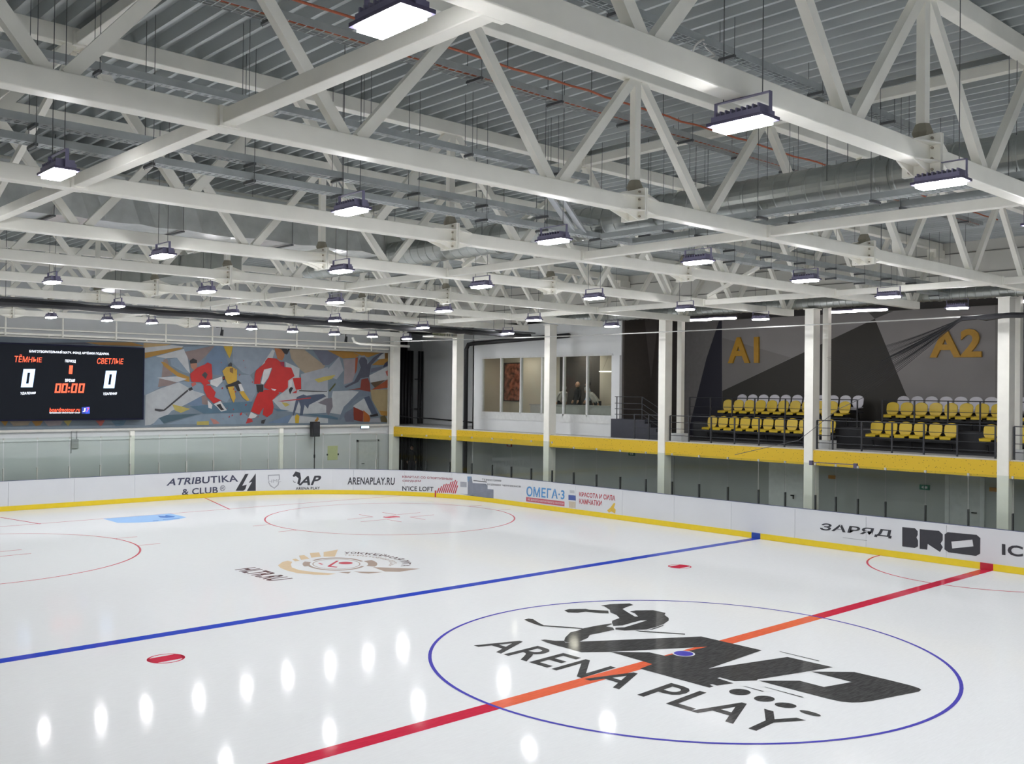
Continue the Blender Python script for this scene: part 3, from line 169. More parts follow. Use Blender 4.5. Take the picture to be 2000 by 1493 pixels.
def glass_mat(name, tint, ior=1.5, rough=0.0):
    m = bpy.data.materials.new(name)
    m.use_nodes = True
    nt = m.node_tree
    for n in list(nt.nodes):
        if n.type != 'OUTPUT_MATERIAL':
            nt.nodes.remove(n)
    out = [n for n in nt.nodes if n.type == 'OUTPUT_MATERIAL'][0]
    tr = nt.nodes.new('ShaderNodeBsdfTransparent')
    tr.inputs[0].default_value = tint
    gl = nt.nodes.new('ShaderNodeBsdfGlossy')
    gl.inputs['Roughness'].default_value = rough
    fr = nt.nodes.new('ShaderNodeFresnel')
    fr.inputs['IOR'].default_value = ior
    geo = nt.nodes.new('ShaderNodeNewGeometry')
    nz = nt.nodes.new('ShaderNodeTexNoise')
    nz.inputs['Scale'].default_value = 0.8
    nt.links.new(geo.outputs['Position'], nz.inputs['Vector'])
    bp = nt.nodes.new('ShaderNodeBump')
    bp.inputs['Strength'].default_value = 0.02
    bp.inputs['Distance'].default_value = 0.01
    nt.links.new(nz.outputs['Fac'], bp.inputs['Height'])
    nt.links.new(bp.outputs['Normal'], gl.inputs['Normal'])
    mx = nt.nodes.new('ShaderNodeMixShader')
    nt.links.new(fr.outputs[0], mx.inputs[0])
    nt.links.new(tr.outputs[0], mx.inputs[1])
    nt.links.new(gl.outputs[0], mx.inputs[2])
    nt.links.new(mx.outputs[0], out.inputs[0])
    MATS[name] = m
    return m

CREAM = mat('cream_steel_paint', (0.90, 0.885, 0.81, 1), 0.42, var=0.035, scale=3)
GALV = mat('galvanised_deck', (0.44, 0.47, 0.475, 1), 0.45, metal=0.3, var=0.14, scale=1.2, stretch=(1, 0.12, 1))
TRAY = mat('galvanised_tray', (0.40, 0.43, 0.435, 1), 0.45, metal=0.3, var=0.1, scale=5)
DUCTM = mat('galvanised_duct', (0.42, 0.44, 0.42, 1), 0.36, metal=0.85, var=0.1, scale=2.5)
FOIL = mat('foil_wrap', (0.62, 0.64, 0.64, 1), 0.3, metal=0.8, var=0.12, scale=3, bump=0.9)
ROD = mat('dark_rod', (0.12, 0.125, 0.13, 1), 0.5, metal=0.4)
BLACK = mat('black_paint', (0.012, 0.012, 0.014, 1), 0.45)
DARK = mat('dark_grey_paint', (0.03, 0.032, 0.038, 1), 0.5)
WALLW = mat('pale_wall_panel', (0.70, 0.715, 0.715, 1), 0.6, var=0.03, scale=1.2)
WALLC = mat('cream_wall_panel', (0.72, 0.71, 0.66, 1), 0.6, var=0.03, scale=1.2)
WALLG = mat('grey_wall_panel', (0.58, 0.595, 0.60, 1), 0.6, var=0.03, scale=1.2)
CONC = mat('concrete_floor', (0.34, 0.345, 0.34, 1), 0.7, var=0.1, scale=2)
BOARDW = mat('white_board', (0.66, 0.675, 0.70, 1), 0.3, var=0.02, scale=1)
KICK = mat('yellow_kick', (0.78, 0.58, 0.02, 1), 0.35, var=0.03)
KICKB = mat('blue_kick', (0.02, 0.07, 0.36, 1), 0.35)
KICKR = mat('red_kick', (0.48, 0.02, 0.04, 1), 0.35)
CAPM = mat('blue_grey_cap', (0.12, 0.14, 0.24, 1), 0.4)
STUBM = mat('grey_post', (0.05, 0.055, 0.055, 1), 0.4, metal=0.3)
YELLOWS = mat('yellow_plastic', (0.66, 0.47, 0.02, 1), 0.35, var=0.04)
WHITES = mat('white_plastic', (0.62, 0.61, 0.66, 1), 0.35, var=0.03)
PLATE = mat('lamp_plate', (0.10, 0.09, 0.16, 1), 0.4, metal=0.3)
HOUS = mat('lamp_housing', (0.20, 0.19, 0.30, 1), 0.4, metal=0.4)
GLASS = glass_mat('rink_glass', (0.90, 0.93, 0.91, 1), 1.22)
WGLASS = glass_mat('window_glass', (0.88, 0.90, 0.87, 1), 1.2)
ICE = ice_mat('white_ice', (0.79, 0.805, 0.805, 1))
I_RED = ice_mat('red_ice_paint', rgb(204, 48, 74), 0.08)
I_ORANGE = ice_mat('orange_ice_paint', rgb(228, 108, 76), 0.08)
I_BLUE = ice_mat('blue_ice_paint', rgb(54, 78, 188), 0.08)
I_VIOLET = ice_mat('violet_blue_ice_paint', rgb(82, 78, 176), 0.06)
I_LBLUE = ice_mat('light_blue_ice_paint', rgb(150, 196, 245), 0.03)
I_MBLUE = ice_mat('mid_blue_ice_paint', rgb(60, 120, 200), 0.03)
I_INK = ice_mat('charcoal_ice_paint', (0.070, 0.070, 0.069, 1), 0.3)
I_PINK = ice_mat('faded_red_ice_paint', rgb(205, 95, 105), 0.05)
I_BROWN = ice_mat('dark_brown_ice_paint', rgb(104, 84, 84), 0.08)
I_BEIGE = ice_mat('beige_ice_paint', rgb(222, 198, 164), 0.05)
I_TAUPE = ice_mat('taupe_ice_paint', rgb(178, 160, 148), 0.05)

# speckled yellow fascia
def fascia_mat():
    m = mat('speckled_yellow_fascia', (0.70, 0.47, 0.02, 1), 0.5)
    nt = m.node_tree
    b = nt.nodes['Principled BSDF']
    geo = nt.nodes.new('ShaderNodeNewGeometry')
    nz = nt.nodes.new('ShaderNodeTexVoronoi')
    nz.inputs['Scale'].default_value = 13
    nt.links.new(geo.outputs['Position'], nz.inputs['Vector'])
    rp = nt.nodes.new('ShaderNodeValToRGB')
    rp.color_ramp.elements[0].position = 0.12
    rp.color_ramp.elements[1].position = 0.2
    rp.color_ramp.elements[0].color = (0.20, 0.13, 0.01, 1)
    rp.color_ramp.elements[1].color = (0.72, 0.47, 0.02, 1)
    nt.links.new(nz.outputs['Distance'], rp.inputs['Fac'])
    nt.links.new(rp.outputs['Color'], b.inputs['Base Color'])
    return m
FASCIA = fascia_mat()

LAMP_E = bpy.data.materials.new('lamp_light')
LAMP_E.use_nodes = True
_b = LAMP_E.node_tree.nodes['Principled BSDF']
_b.inputs['Base Color'].default_value = (0.8, 0.8, 0.8, 1)
_b.inputs['Emission Color'].default_value = (0.97, 0.97, 1.0, 1)
_b.inputs['Emission Strength'].default_value = LAMP_STRENGTH
TUBE_E = bpy.data.materials.new('tube_light')
TUBE_E.use_nodes = True
_b = TUBE_E.node_tree.nodes['Principled BSDF']
_b.inputs['Emission Color'].default_value = (1.0, 0.93, 0.90, 1)
_b.inputs['Emission Strength'].default_value = 14.0

# ------------------------------------------------------------------ mesh building
class MB:
    def __init__(self):
        self.v = []; self.f = []
    def box(self, c, s, rz=0.0):
        x, y, z = c; a, b, h = s[0] / 2, s[1] / 2, s[2] / 2
        cr, sr = math.cos(rz), math.sin(rz)
        n = len(self.v)
        for dz in (-h, h):
            for dx, dy in ((-a, -b), (a, -b), (a, b), (-a, b)):
                self.v.append((x + dx * cr - dy * sr, y + dx * sr + dy * cr, z + dz))
        for q in ((3, 2, 1, 0), (4, 5, 6, 7), (0, 1, 5, 4), (1, 2, 6, 5), (2, 3, 7, 6), (3, 0, 4, 7)):
            self.f.append(tuple(n + i for i in q))
        return self
    def b2(self, lo, hi):
        return self.box([(lo[i] + hi[i]) / 2 for i in range(3)], [hi[i] - lo[i] for i in range(3)])
    def beam(self, p, q, w, h, side=None):
        p, q = Vector(p), Vector(q)
        d = (q - p).normalized()
        s = Vector(side) if side else d.cross(Vector((0, 0, 1)))
        if s.length < 1e-4: s = Vector((0, 1, 0))
        s = (s - d * s.dot(d)).normalized()
        u = s.cross(d).normalized()
        n = len(self.v)
        for e in (p, q):
            for a, b in ((-1, -1), (1, -1), (1, 1), (-1, 1)):
                self.v.append(tuple(e + s * a * w / 2 + u * b * h / 2))
        for f in ((0, 1, 2, 3), (7, 6, 5, 4), (4, 5, 1, 0), (5, 6, 2, 1), (6, 7, 3, 2), (7, 4, 0, 3)):
            self.f.append(tuple(n + i for i in f))
        return self
    def tube(self, pts, r, n=8, cap=True):
        pts = [Vector(p) for p in pts]
        base = len(self.v)
        prev = None
        for i, p in enumerate(pts):
            d = (pts[min(i + 1, len(pts) - 1)] - pts[max(i - 1, 0)]).normalized()
            s = d.cross(Vector((0, 0, 1))) if prev is None else prev - d * prev.dot(d)
            if s.length < 1e-3: s = d.cross(Vector((1, 0, 0)))
            s.normalize(); prev = s
            u = s.cross(d)
            rr = r[i] if isinstance(r, (list, tuple)) else r
            for k in range(n):
                a = 2 * PI * k / n
                self.v.append(tuple(p + s * math.cos(a) * rr + u * math.sin(a) * rr))
        for i in range(len(pts) - 1):
            for k in range(n):
                a = base + i * n + k; b = base + i * n + (k + 1) % n
                self.f.append((a, b, b + n, a + n))
        if cap:
            self.f.append(tuple(base + k for k in reversed(range(n))))
            e = base + (len(pts) - 1) * n
            self.f.append(tuple(e + k for k in range(n)))
        return self
    def prism(self, pts, off):
        """closed outline of 3D points pushed along off"""
        off = Vector(off); n = len(pts); b = len(self.v)
        P = [Vector(p) for p in pts]
        self.v += [tuple(p) for p in P] + [tuple(p + off) for p in P]
        nrm = Vector((0, 0, 0))
        for i in range(n):
            nrm += P[i].cross(P[(i + 1) % n])
        rev = nrm.dot(off) > 0
        for t in tessellate_polygon([P]):
            t = tuple(t)
            a = P[t[0]]; g = (P[t[1]] - a).cross(P[t[2]] - a)
            fl = g.dot(off) > 0
            lo = t[::-1] if fl else t
            self.f.append(tuple(b + i for i in lo))
            self.f.append(tuple(b + n + i for i in lo[::-1]))
        for i in range(n):
            j = (i + 1) % n
            q = (b + i, b + j, b + n + j, b + n + i)
            self.f.append(q if rev else q[::-1])
        return self
    def flat(self, pts, up=(0, 0, 1)):
        P = [Vector(p) for p in pts]; b = len(self.v); up = Vector(up)
        self.v += [tuple(p) for p in P]
        for t in tessellate_polygon([P]):
            t = tuple(t)
            g = (P[t[1]] - P[t[0]]).cross(P[t[2]] - P[t[0]])
            self.f.append(tuple(b + i for i in (t if g.dot(up) > 0 else t[::-1])))
        return self
    def raw(self, vs, fs):
        b = len(self.v)
        self.v += [tuple(p) for p in vs]
        self.f += [tuple(b + i for i in f) for f in fs]
        return self

def mesh_of(name, mb, m, smooth=False):
    me = bpy.data.meshes.new(name)
    me.from_pydata(mb.v, [], mb.f)
    me.materials.append(m)
    if smooth:
        for p in me.polygons: p.use_smooth = True
    me.update()
    return me

def obj(name, mb, m, parent=None, smooth=False, bevel=0.0, world=True):
    """one mesh object; points of a child are given in world space and stored relative to its thing's base"""
    if parent is not None and world:
        o = Vector((0, 0, 0)); pp = parent
        while pp is not None:
            o += pp.location; pp = pp.parent
        mb.v = [(x - o.x, y - o.y, z - o.z) for x, y, z in mb.v]
    ob = bpy.data.objects.new(name, mesh_of(name, mb, m, smooth))
    COL.objects.link(ob)
    if parent is not None: ob.parent = parent
    if bevel:
        bv = ob.modifiers.new('bevel', 'BEVEL'); bv.width = bevel; bv.segments = 2; bv.limit_method = 'ANGLE'
    return ob

def tag(o, label, cat, group=None, kind=None):
    o['label'] = label; o['category'] = cat
    if group: o['group'] = group
    if kind: o['kind'] = kind
    return o

def thing(name, label, cat, loc=(0, 0, 0), group=None):
    o = bpy.data.objects.new(name, None)
    o.empty_display_size = 0.2
    COL.objects.link(o); o.location = loc
    return tag(o, label, cat, group)

def struct(name, mb, m, parent=None, smooth=False):
    o = obj(name, mb, m, parent, smooth)
    if parent is None: o['kind'] = 'structure'
    return o

def dup(root, loc, label=None, group=None, rz=None):
    r = root.copy(); COL.objects.link(r); r.location = loc
    if rz is not None: r.rotation_euler = (0, 0, rz)
    if label: r['label'] = label
    if group: r['group'] = group
    for ch in list(root.children):
        c = ch.copy(); COL.objects.link(c); c.parent = r
        for g in list(ch.children):
            d = g.copy(); COL.objects.link(d); d.parent = c
    return r

ORD = ('first second third fourth fifth sixth seventh eighth ninth tenth eleventh twelfth thirteenth fourteenth fifteenth sixteenth '
       'seventeenth eighteenth nineteenth twentieth twenty-first twenty-second twenty-third twenty-fourth twenty-fifth twenty-sixth '
       'twenty-seventh twenty-eighth twenty-ninth thirtieth thirty-first thirty-second thirty-third thirty-fourth thirty-fifth '
       'thirty-sixth thirty-seventh thirty-eighth thirty-ninth fortieth').split()

# lettering -------------------------------------------------------------
_glyph = {}
def text_geo(s, bold=0.0):
    key = (s, bold)
    if key in _glyph: return _glyph[key]
    c = bpy.data.curves.new('lettering', 'FONT')
    c.body = s; c.size = 1.0; c.offset = bold; c.resolution_u = 3; c.space_character = 1.0 + bold * 2
    o = bpy.data.objects.new('lettering', c)
    COL.objects.link(o)
    dg = bpy.context.evaluated_depsgraph_get()
    ev = o.evaluated_get(dg)
    me = ev.to_mesh()
    vs = [(v.co.x, v.co.y) for v in me.vertices]
    fs = [tuple(p.vertices) for p in me.polygons]
    ev.to_mesh_clear()
    bpy.data.objects.remove(o); bpy.data.curves.remove(c)
    x0 = min(v[0] for v in vs); x1 = max(v[0] for v in vs)
    y0 = min(v[1] for v in vs); y1 = max(v[1] for v in vs)
    vs = [((x - x0) / (x1 - x0), (y - y0) / (y1 - y0)) for x, y in vs]
    _glyph[key] = (vs, fs)
    return vs, fs

def bil(q, u, v):
    (bl, br, tr, tl) = q
    return tuple((1 - u) * (1 - v) * bl[i] + u * (1 - v) * br[i] + u * v * tr[i] + (1 - u) * v * tl[i] for i in (0, 1))

def text_mb(s, quad, place, bold=0.0, mb=None):
    """lettering fitted to a quad (bottom-left, bottom-right, top-right, top-left) of a surface"""
    vs, fs = text_geo(s, bold)
    mb = mb or MB()
    return mb.raw([place(*bil(quad, u, v)) for u, v in vs], fs)

def strip_mb(s, bot, top, place, bold=0.0):
    vs, fs = text_geo(s, bold)
    n = len(bot) - 1
    def at(line, u):
        t = min(max(u * n, 0), n - 1e-6); i = int(t); w = t - i
        return tuple(line[i][k] * (1 - w) + line[i + 1][k] * w for k in (0, 1))
    out = []
    for u, v in vs:
        a, b = at(bot, u), at(top, u)
        out.append(place(a[0] * (1 - v) + b[0] * v, a[1] * (1 - v) + b[1] * v))
    return MB().raw(out, fs)

# ------------------------------------------------------------------ rink dimensions
XB, YE, RB = 13.03, 28.52, 8.87           # side boards, end boards, corner radius
CX, CY = XB - RB, YE - RB
QL = RB * PI / 2
def path(s, z, d=0.0):
    """point on the boards; s runs along the side, round the far corner and along the far end; d is towards the ice"""
    if s <= CY: return (XB - d, s, z)
    if s <= CY + QL:
        a = (s - CY) / RB
        return (CX + (RB - d) * math.cos(a), CY + (RB - d) * math.sin(a), z)
    return (CX - (s - CY - QL), YE - d, z)
S_CORNER2 = CY + QL + 2 * CX              # where the other far corner begins
def path2(s, z, d=0.0):
    if s <= S_CORNER2: return path(s, z, d)
    t = s - S_CORNER2
    if t <= QL:
        a = PI / 2 + t / RB
        return (-CX + (RB - d) * math.cos(a), CY + (RB - d) * math.sin(a), z)
    return (-XB + d, CY - (t - QL), z)
S_END = S_CORNER2 + QL + CY + 27.0
def strip(mb, s0, s1, z0, z1, d0, d1, step=0.5):
    """solid band following the boards"""
    n = max(1, int(math.ceil((s1 - s0) / step)))
    b = len(mb.v)
    for i in range(n + 1):
        s = s0 + (s1 - s0) * i / n
        for (z, d) in ((z0, d0), (z1, d0), (z1, d1), (z0, d1)):
            mb.v.append(path2(s, z, d))
    for i in range(n):
        for k in range(4):
            a = b + i * 4 + k; c = b + i * 4 + (k + 1) % 4
            mb.f.append((a, a + 4, c + 4, c))
    mb.f.append((b, b + 1, b + 2, b + 3))
    e = b + n * 4
    mb.f.append((e + 3, e + 2, e + 1, e))
    return mb

# ------------------------------------------------------------------ the hall shell
ice = MB()
out = []
N = 24
for sx, sy, a0 in ((1, -1, -PI / 2), (1, 1, 0), (-1, 1, PI / 2), (-1, -1, PI)):
    for i in range(N + 1):
        a = a0 + PI / 2 * i / N
        out.append((sx * CX + (RB + 0.02) * math.cos(a), sy * CY + (RB + 0.02) * math.sin(a), 0.0))
ice.prism(out, (0, 0, -0.04))
floor = struct('floor', ice, ICE)
struct('floor_surround', MB().b2((-18.5, -31.5, -0.30), (20.5, 33, -0.045)), CONC)

# corrugated steel roof deck
deck = MB()
prof = []
x = -16.0
PIT = 0.31
while x < 16.2:
    prof += [(x, 9.28), (x + 0.05, 9.28), (x + 0.09, 9.43), (x + PIT - 0.04, 9.43)]
    x += PIT
vs = []; fs = []
for (px_, pz) in prof:
    vs += [(px_, -31.5, pz), (px_, 33.0, pz)]
for i in range(len(prof) - 1):
    fs.append((2 * i, 2 * i + 2, 2 * i + 3, 2 * i + 1))
deck.raw(vs, fs)
deck.raw([(-16, -31.5, 9.5), (16.3, -31.5, 9.5), (16.3, 33, 9.5), (-16, 33, 9.5)], [(0, 1, 2, 3)])
struct('ceiling', deck, GALV)
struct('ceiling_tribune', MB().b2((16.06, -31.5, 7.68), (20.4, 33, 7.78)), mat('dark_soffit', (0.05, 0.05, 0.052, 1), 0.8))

struct('wall_far', MB().b2((-18.5, 29.42, -0.05), (14.55, 29.6, 9.5)), WALLG)
struct('wall_corridor', MB().b2((14.5, 32.2, -0.05), (20.4, 32.35, 9.5)), mat('corridor_wall', (0.32, 0.33, 0.335, 1), 0.6, var=0.03))
struct('wall_corridor_side', MB().b2((18.7, 24.72, -0.05), (18.85, 32.2, 7.7)), WALLW)
struct('wall_upper', MB().b2((16.0, -31.5, 7.62), (16.06, 33, 9.3)), WALLC)
struct('trim_upper', MB().b2((15.97, -31.5, 8.30), (16.0, 33, 8.33)).b2((15.97, -31.5, 8.93), (16.0, 33, 8.96)), mat('panel_joint', (0.22, 0.22, 0.2, 1), 0.6))
struct('wall_left', MB().b2((-18.6, -31.5, -0.05), (-18.5, 33, 9.5)), WALLG)
struct('wall_near', MB().b2((-18.6, -31.6, -0.05), (20.4, -31.5, 9.5)), WALLG)
struct('wall_lower', MB().b2((17.2, -31.5, -0.05), (17.3, 24.72, 2.40)), mat('lower_wall', (.47, .49, .48, 1), .6, var=.04, scale=1))
struct('wall_room_end', MB().b2((16.0, 24.64, -0.05), (18.85, 24.72, 7.7)), WALLW)
struct('baseboard_far', MB().b2((-18.5, 29.38, 2.50), (14.4, 29.42, 2.58)), WALLW)
struct('trim_far', MB().b2((-18.5, 29.36, 6.47), (14.5, 29.42, 6.50)), mat('panel_joint2', (0.25, 0.26, 0.26, 1), 0.6))

# tribune back wall with its painted facets
wall_t = struct('wall_tribune', MB().b2((20.0, -31.5, 2.4), (20.1, 24.7, 7.78)), mat('tribune_wall_paint', (0.23, 0.22, 0.215, 1), 0.6))
WC = {'w_navy': (0.028, 0.028, 0.042), 'w_light': (0.30, 0.285, 0.28), 'w_mid': (0.235, 0.222, 0.215), 'w_black': (0.042, 0.039, 0.033), 'w_dark': (0.10, 0.095, 0.09)}
for k, (c, pts) in enumerate(ART['WALLP']):
    cc = WC[c]
    obj('painted_facet', MB().flat([(19.997 - 0.002 * k, y, min(z, 7.66)) for y, z in pts], (-1, 0, 0)), mat(c, cc + (1,), 0.6, var=0.03, scale=1), wall_t)
wall_s = struct('wall_niche', MB().b2((16.06, 15.4, 2.83), (20.0, 15.5, 7.7)), mat('niche_brown', (0.060, 0.052, 0.045, 1), 0.6))
obj('painted_facet', MB().flat([(17.3, 15.395, 7.68), (18.2, 15.395, 7.68), (17.75, 15.395, 5.2)], (0, -1, 0)), mat('niche_taupe', (0.12, 0.105, 0.10, 1), 0.6), wall_s)
obj('painted_facet', MB().flat([(18.25, 15.395, 7.68), (20, 15.395, 7.68), (20, 15.395, 3.0), (17.9, 15.395, 3.0)], (0, -1, 0)), mat('niche_grey', (0.075, 0.068, 0.064, 1), 0.6), wall_s)
struct('wall_blue', MB().b2((19.98, -4.5, 2.9), (20.0, 0.8, 7.6)), mat('tribune_blue', (0.045, 0.05, 0.085, 1), 0.6))

# gallery slab, its curb and the yellow fascia
struct('floor_gallery', MB().b2((14.52, -31.5, 2.40), (20.0, 32.2, 2.83)), mat('gallery_slab', (0.45, 0.45, 0.44, 1), 0.7, var=0.05))
for k, (y0, y1) in enumerate(((-31.4, -0.02), (0.31, 5.98), (6.31, 11.98), (12.31, 17.98), (18.31, 23.98), (24.31, 28.85))):
    t = MB().b2((14.45, y0, 2.36), (14.515, y1, 2.835))
    struct('trim_%d' % (k + 1), t, FASCIA)
struct('trim_curb', MB().b2((14.515, -31.5, 2.83), (14.70, 28.85, 2.875)), mat('curb_concrete', (0.50, 0.50, 0.50, 1), 0.7))
# the other long side, behind the camera
struct('floor_gallery_near', MB().b2((-18.5, -31.5, 2.40), (-14.52, 29.4, 2.83)), mat('gallery_slab2', (0.45, 0.45, 0.44, 1), 0.7))
struct('trim_near', MB().b2((-14.515, -31.4, 2.36), (-14.45, 29.4, 2.835)), FASCIA)

# ------------------------------------------------------------------ ice markings (parts of the ice)
def mark(name, polys, m, z):
    mb = MB()
    for k, p in enumerate(polys):
        zz = z + .0001 * k if len(polys) < 30 else z
        mb.flat([(x, y, zz) for x, y in p])
    return obj(name, mb, m, floor)
def ringp(cx, cy, r, w, a0=0.0, a1=2 * PI, n=96):
    o = []
    for i in range(n):
        b0 = a0 + (a1 - a0) * i / n; b1 = a0 + (a1 - a0) * (i + 1) / n
        o.append([(cx + (r - w) * math.cos(b0), cy + (r - w) * math.sin(b0)), (cx + r * math.cos(b0), cy + r * math.sin(b0)),
                  (cx + r * math.cos(b1), cy + r * math.sin(b1)), (cx + (r - w) * math.cos(b1), cy + (r - w) * math.sin(b1))])
    return o
def disc(cx, cy, r, n=40):
    return [(cx + r * math.cos(2 * PI * i / n), cy + r * math.sin(2 * PI * i / n)) for i in range(n)]
def rect(x0, y0, x1, y1):
    return [(x0, y0), (x1, y0), (x1, y1), (x0, y1)]
mark('centre_line', [rect(-XB, -.15, -4.44, .15), rect(4.44, -.15, XB, .15)], I_RED, .0015)
mark('centre_line_in_circle', [rect(-4.44, -.15, 4.44, .15)], I_ORANGE, .0015)
for yb in (7.143, -7.143):
    mark('blue_line', [rect(-XB, yb - .15, XB, yb + .15)], I_BLUE, .0015)
mark('centre_circle', ringp(0, 0, 4.5, .06, n=128), I_VIOLET, .003)
mark('team_emblem', ART['LOGO'], I_INK, .0025)
mb = text_mb('ARENA PLAY', ART['ARENA_Q'], lambda x, y: (x, y, .003), 0.012)
obj('ice_lettering', mb, I_INK, floor)
mark('centre_spot', [disc(0, 0, .17)], I_VIOLET, .007)
mark('centre_spot_rim', [disc(0, 0, .20)], ICE, .006)
def spot(cx, cy):
    pl = ringp(cx, cy, .31, .035, n=40)
    w = .17
    a = math.asin(w / .29)
    pts = [(cx + .29 * math.cos(t), cy + .29 * math.sin(t)) for t in [-a + 2 * a * i / 10 for i in range(11)]]
    pts += [(cx + .29 * math.cos(t), cy + .29 * math.sin(t)) for t in [PI - a + 2 * a * i / 10 for i in range(11)]]
    return pl + [pts]
for sx in (-7.02, 7.02):
    for sy in (5.53, -5.53):
        mark('faceoff_spot', spot(sx, sy), I_RED, .0015)
    pl = ringp(sx, 18.6, 4.5, .055)
    for a in (-1, 1):
        for b in (-1, 1):
            x0 = sx + a * 4.42; pl.append(rect(min(x0, x0 + a * .65), 18.6 + b * .86 - .025, max(x0, x0 + a * .65), 18.6 + b * .86 + .025))
            # L marks beside the spot
            xl = sx + a * .52; yl = 18.6 + b * .42
            pl.append(rect(min(xl, xl + a * 1.1), yl - .025, max(xl, xl + a * 1.1), yl + .025))
            pl.append(rect(xl - .025, min(yl, yl + b * .9), xl + .025, max(yl, yl + b * .9)))
    mark('end_zone_circle', pl, I_PINK, .0015)
    mark('faceoff_spot', spot(sx, 18.6), I_RED, .002)
GY = 24.32
mark('goal_line', [rect(-11.6, GY - .03, 11.6, GY + .03)], I_PINK, .0015)
cr = [(-1.22, GY), (1.22, GY), (1.22, GY - 1.37)]
cr += [(1.83 * math.sin(a), GY - 1.83 * math.cos(a)) for a in [math.asin(1.22 / 1.83) * (1 - i / 8) for i in range(17)]]
mark('goal_crease', [cr], I_LBLUE, .002)
mark('crease_emblem', [[(.45, GY - .9), (.6, GY - .35), (.75, GY - .6), (.9, GY - .35), (1.0, GY - .9), (.85, GY - 1.1), (.6, GY - 1.1)], rect(.3, GY - 1.55, .9, GY - 1.45), rect(-.1, GY - 1.65, .1, GY - 1.55)], I_MBLUE, .003)
for a, b in ART['TRAP']:
    d = Vector((b[0] - a[0], b[1] - a[1])).normalized(); nn = Vector((-d.y, d.x)) * .03
    a2 = a
    if a[1] > YE - .03:
        t = (YE - .03 - b[1]) / (a[1] - b[1]); a2 = (b[0] + (a[0] - b[0]) * t, b[1] + (a[1] - b[1]) * t)
    mark('trapezoid_line', [[(a2[0] - nn.x, a2[1] - nn.y), (a2[0] + nn.x, a2[1] + nn.y), (b[0] + nn.x, b[1] + nn.y), (b[0] - nn.x, b[1] - nn.y)]], I_RED, .0022)
mark('referee_crease', ringp(XB, 0, 3.02, .055, PI / 2, 3 * PI / 2, 60), I_RED, .002)
obj('ice_lettering', text_mb('HLTR.RU', ART['HL_Q'], lambda x, y: (x, y, .002), 0.03), I_BROWN, floor)
mark('league_emblem_crescent', ART['EMB_B'], I_BEIGE, .002)
mark('league_emblem_swoosh', ART['EMB_G'], I_TAUPE, .002)
mark('league_emblem_ring', ART['EMB_R'], I_TAUPE, .0025)
mark('league_emblem_stick', ART['EMB_RED'], I_PINK, .003)
obj('ice_lettering', strip_mb('ХОККЕЙНАЯ ЛИГА', ART['ARC_B'], ART['ARC_T'], lambda x, y: (x, y, .002), .02), I_BROWN, floor)
obj('ice_lettering', strip_mb('ТЕРРИТОРИЯ РОССИИ', ART['ARC2_B'], ART['ARC2_T'], lambda x, y: (x, y, .002), .01), I_TAUPE, floor)

# ------------------------------------------------------------------ dasher boards
S_MIN = -27.0
boards = thing('dasher_boards', 'white rink boards with yellow kick strip and printed adverts running round the ice', 'rink boards', (XB, 0, 0))
s = S_MIN
while s < S_END - .1:
    e = min(s + 2.34, S_END)
    mb = MB(); strip(mb, s + .004, e - .004, .185, 1.07, 0.0, -.10)
    obj('board_panel', mb, BOARDW, boards)
    s = e
for (a, b, m) in ((S_MIN, -.17, KICK), (-.17, .17, KICKR), (.17, 6.98, KICK), (6.98, 7.31, KICKB), (7.31, S_END, KICK)):
    mb = MB(); strip(mb, a, b, 0.004, .185, .015, -.10)
    obj('kick_strip', mb, m, boards)
mb = MB(); strip(mb, S_MIN, S_END, 1.07, 1.10, .01, -.13)
obj('cap_rail', mb, BOARDW, boards)
mb = MB(); strip(mb, S_MIN, S_END, 1.10, 1.115, -.03, -.10)
obj('cap_channel', mb, CAPM, boards)
AC = {'ink': (0.035, 0.036, 0.045), 'navy': (0.05, 0.055, 0.10), 'red': (0.48, 0.04, 0.06), 'maroon': (0.30, 0.06, 0.09), 'grey': (0.34, 0.35, 0.38), 'blue': (0.08, 0.27, 0.55), 'white': (0.7, 0.7, 0.72),
      'photo': (0.20, 0.22, 0.27), 'photo2': (0.33, 0.34, 0.38), 'skyblue': (0.16, 0.27, 0.42), 'rose': (0.50, 0.11, 0.14), 'jar': (0.55, 0.48, 0.38), 'navyblue': (0.07, 0.11, 0.33), 'pale': (0.5, 0.52, 0.55), 'gold': (0.68, 0.45, 0.06)}
AC['Bl'] = AC['blue']
for (c, pts) in ART['BPOLY']:
    mb = MB(); dd = .006 if c in ('photo2', 'jar', 'navyblue', 'pale', 'gold') else .004
    P3 = [path(s_, z_, dd) for s_, z_ in pts]
    ctr = path(sum(q[0] for q in pts) / len(pts), .6, 2.0)
    n3 = Vector(ctr) - Vector(path(sum(q[0] for q in pts) / len(pts), .6, 0)); n3.z = 0
    mb.flat(P3, n3)
    obj('advert_print', mb, mat('print_' + c, AC[c] + (1,), .35), boards)
for (s_, q, c, bo) in ART['BTXT']:
    mb = text_mb(s_, q, lambda a, b: path(a, b, .008), bo)
    obj('advert_lettering', mb, mat('print_' + c, AC[c] + (1,), .35), boards)
mb = MB(); strip(mb, 22.93, 23.0, .01, .30, .02, .003); obj('goal_line_mark', mb, mat('print_red', AC['red'] + (1,), .35), boards)

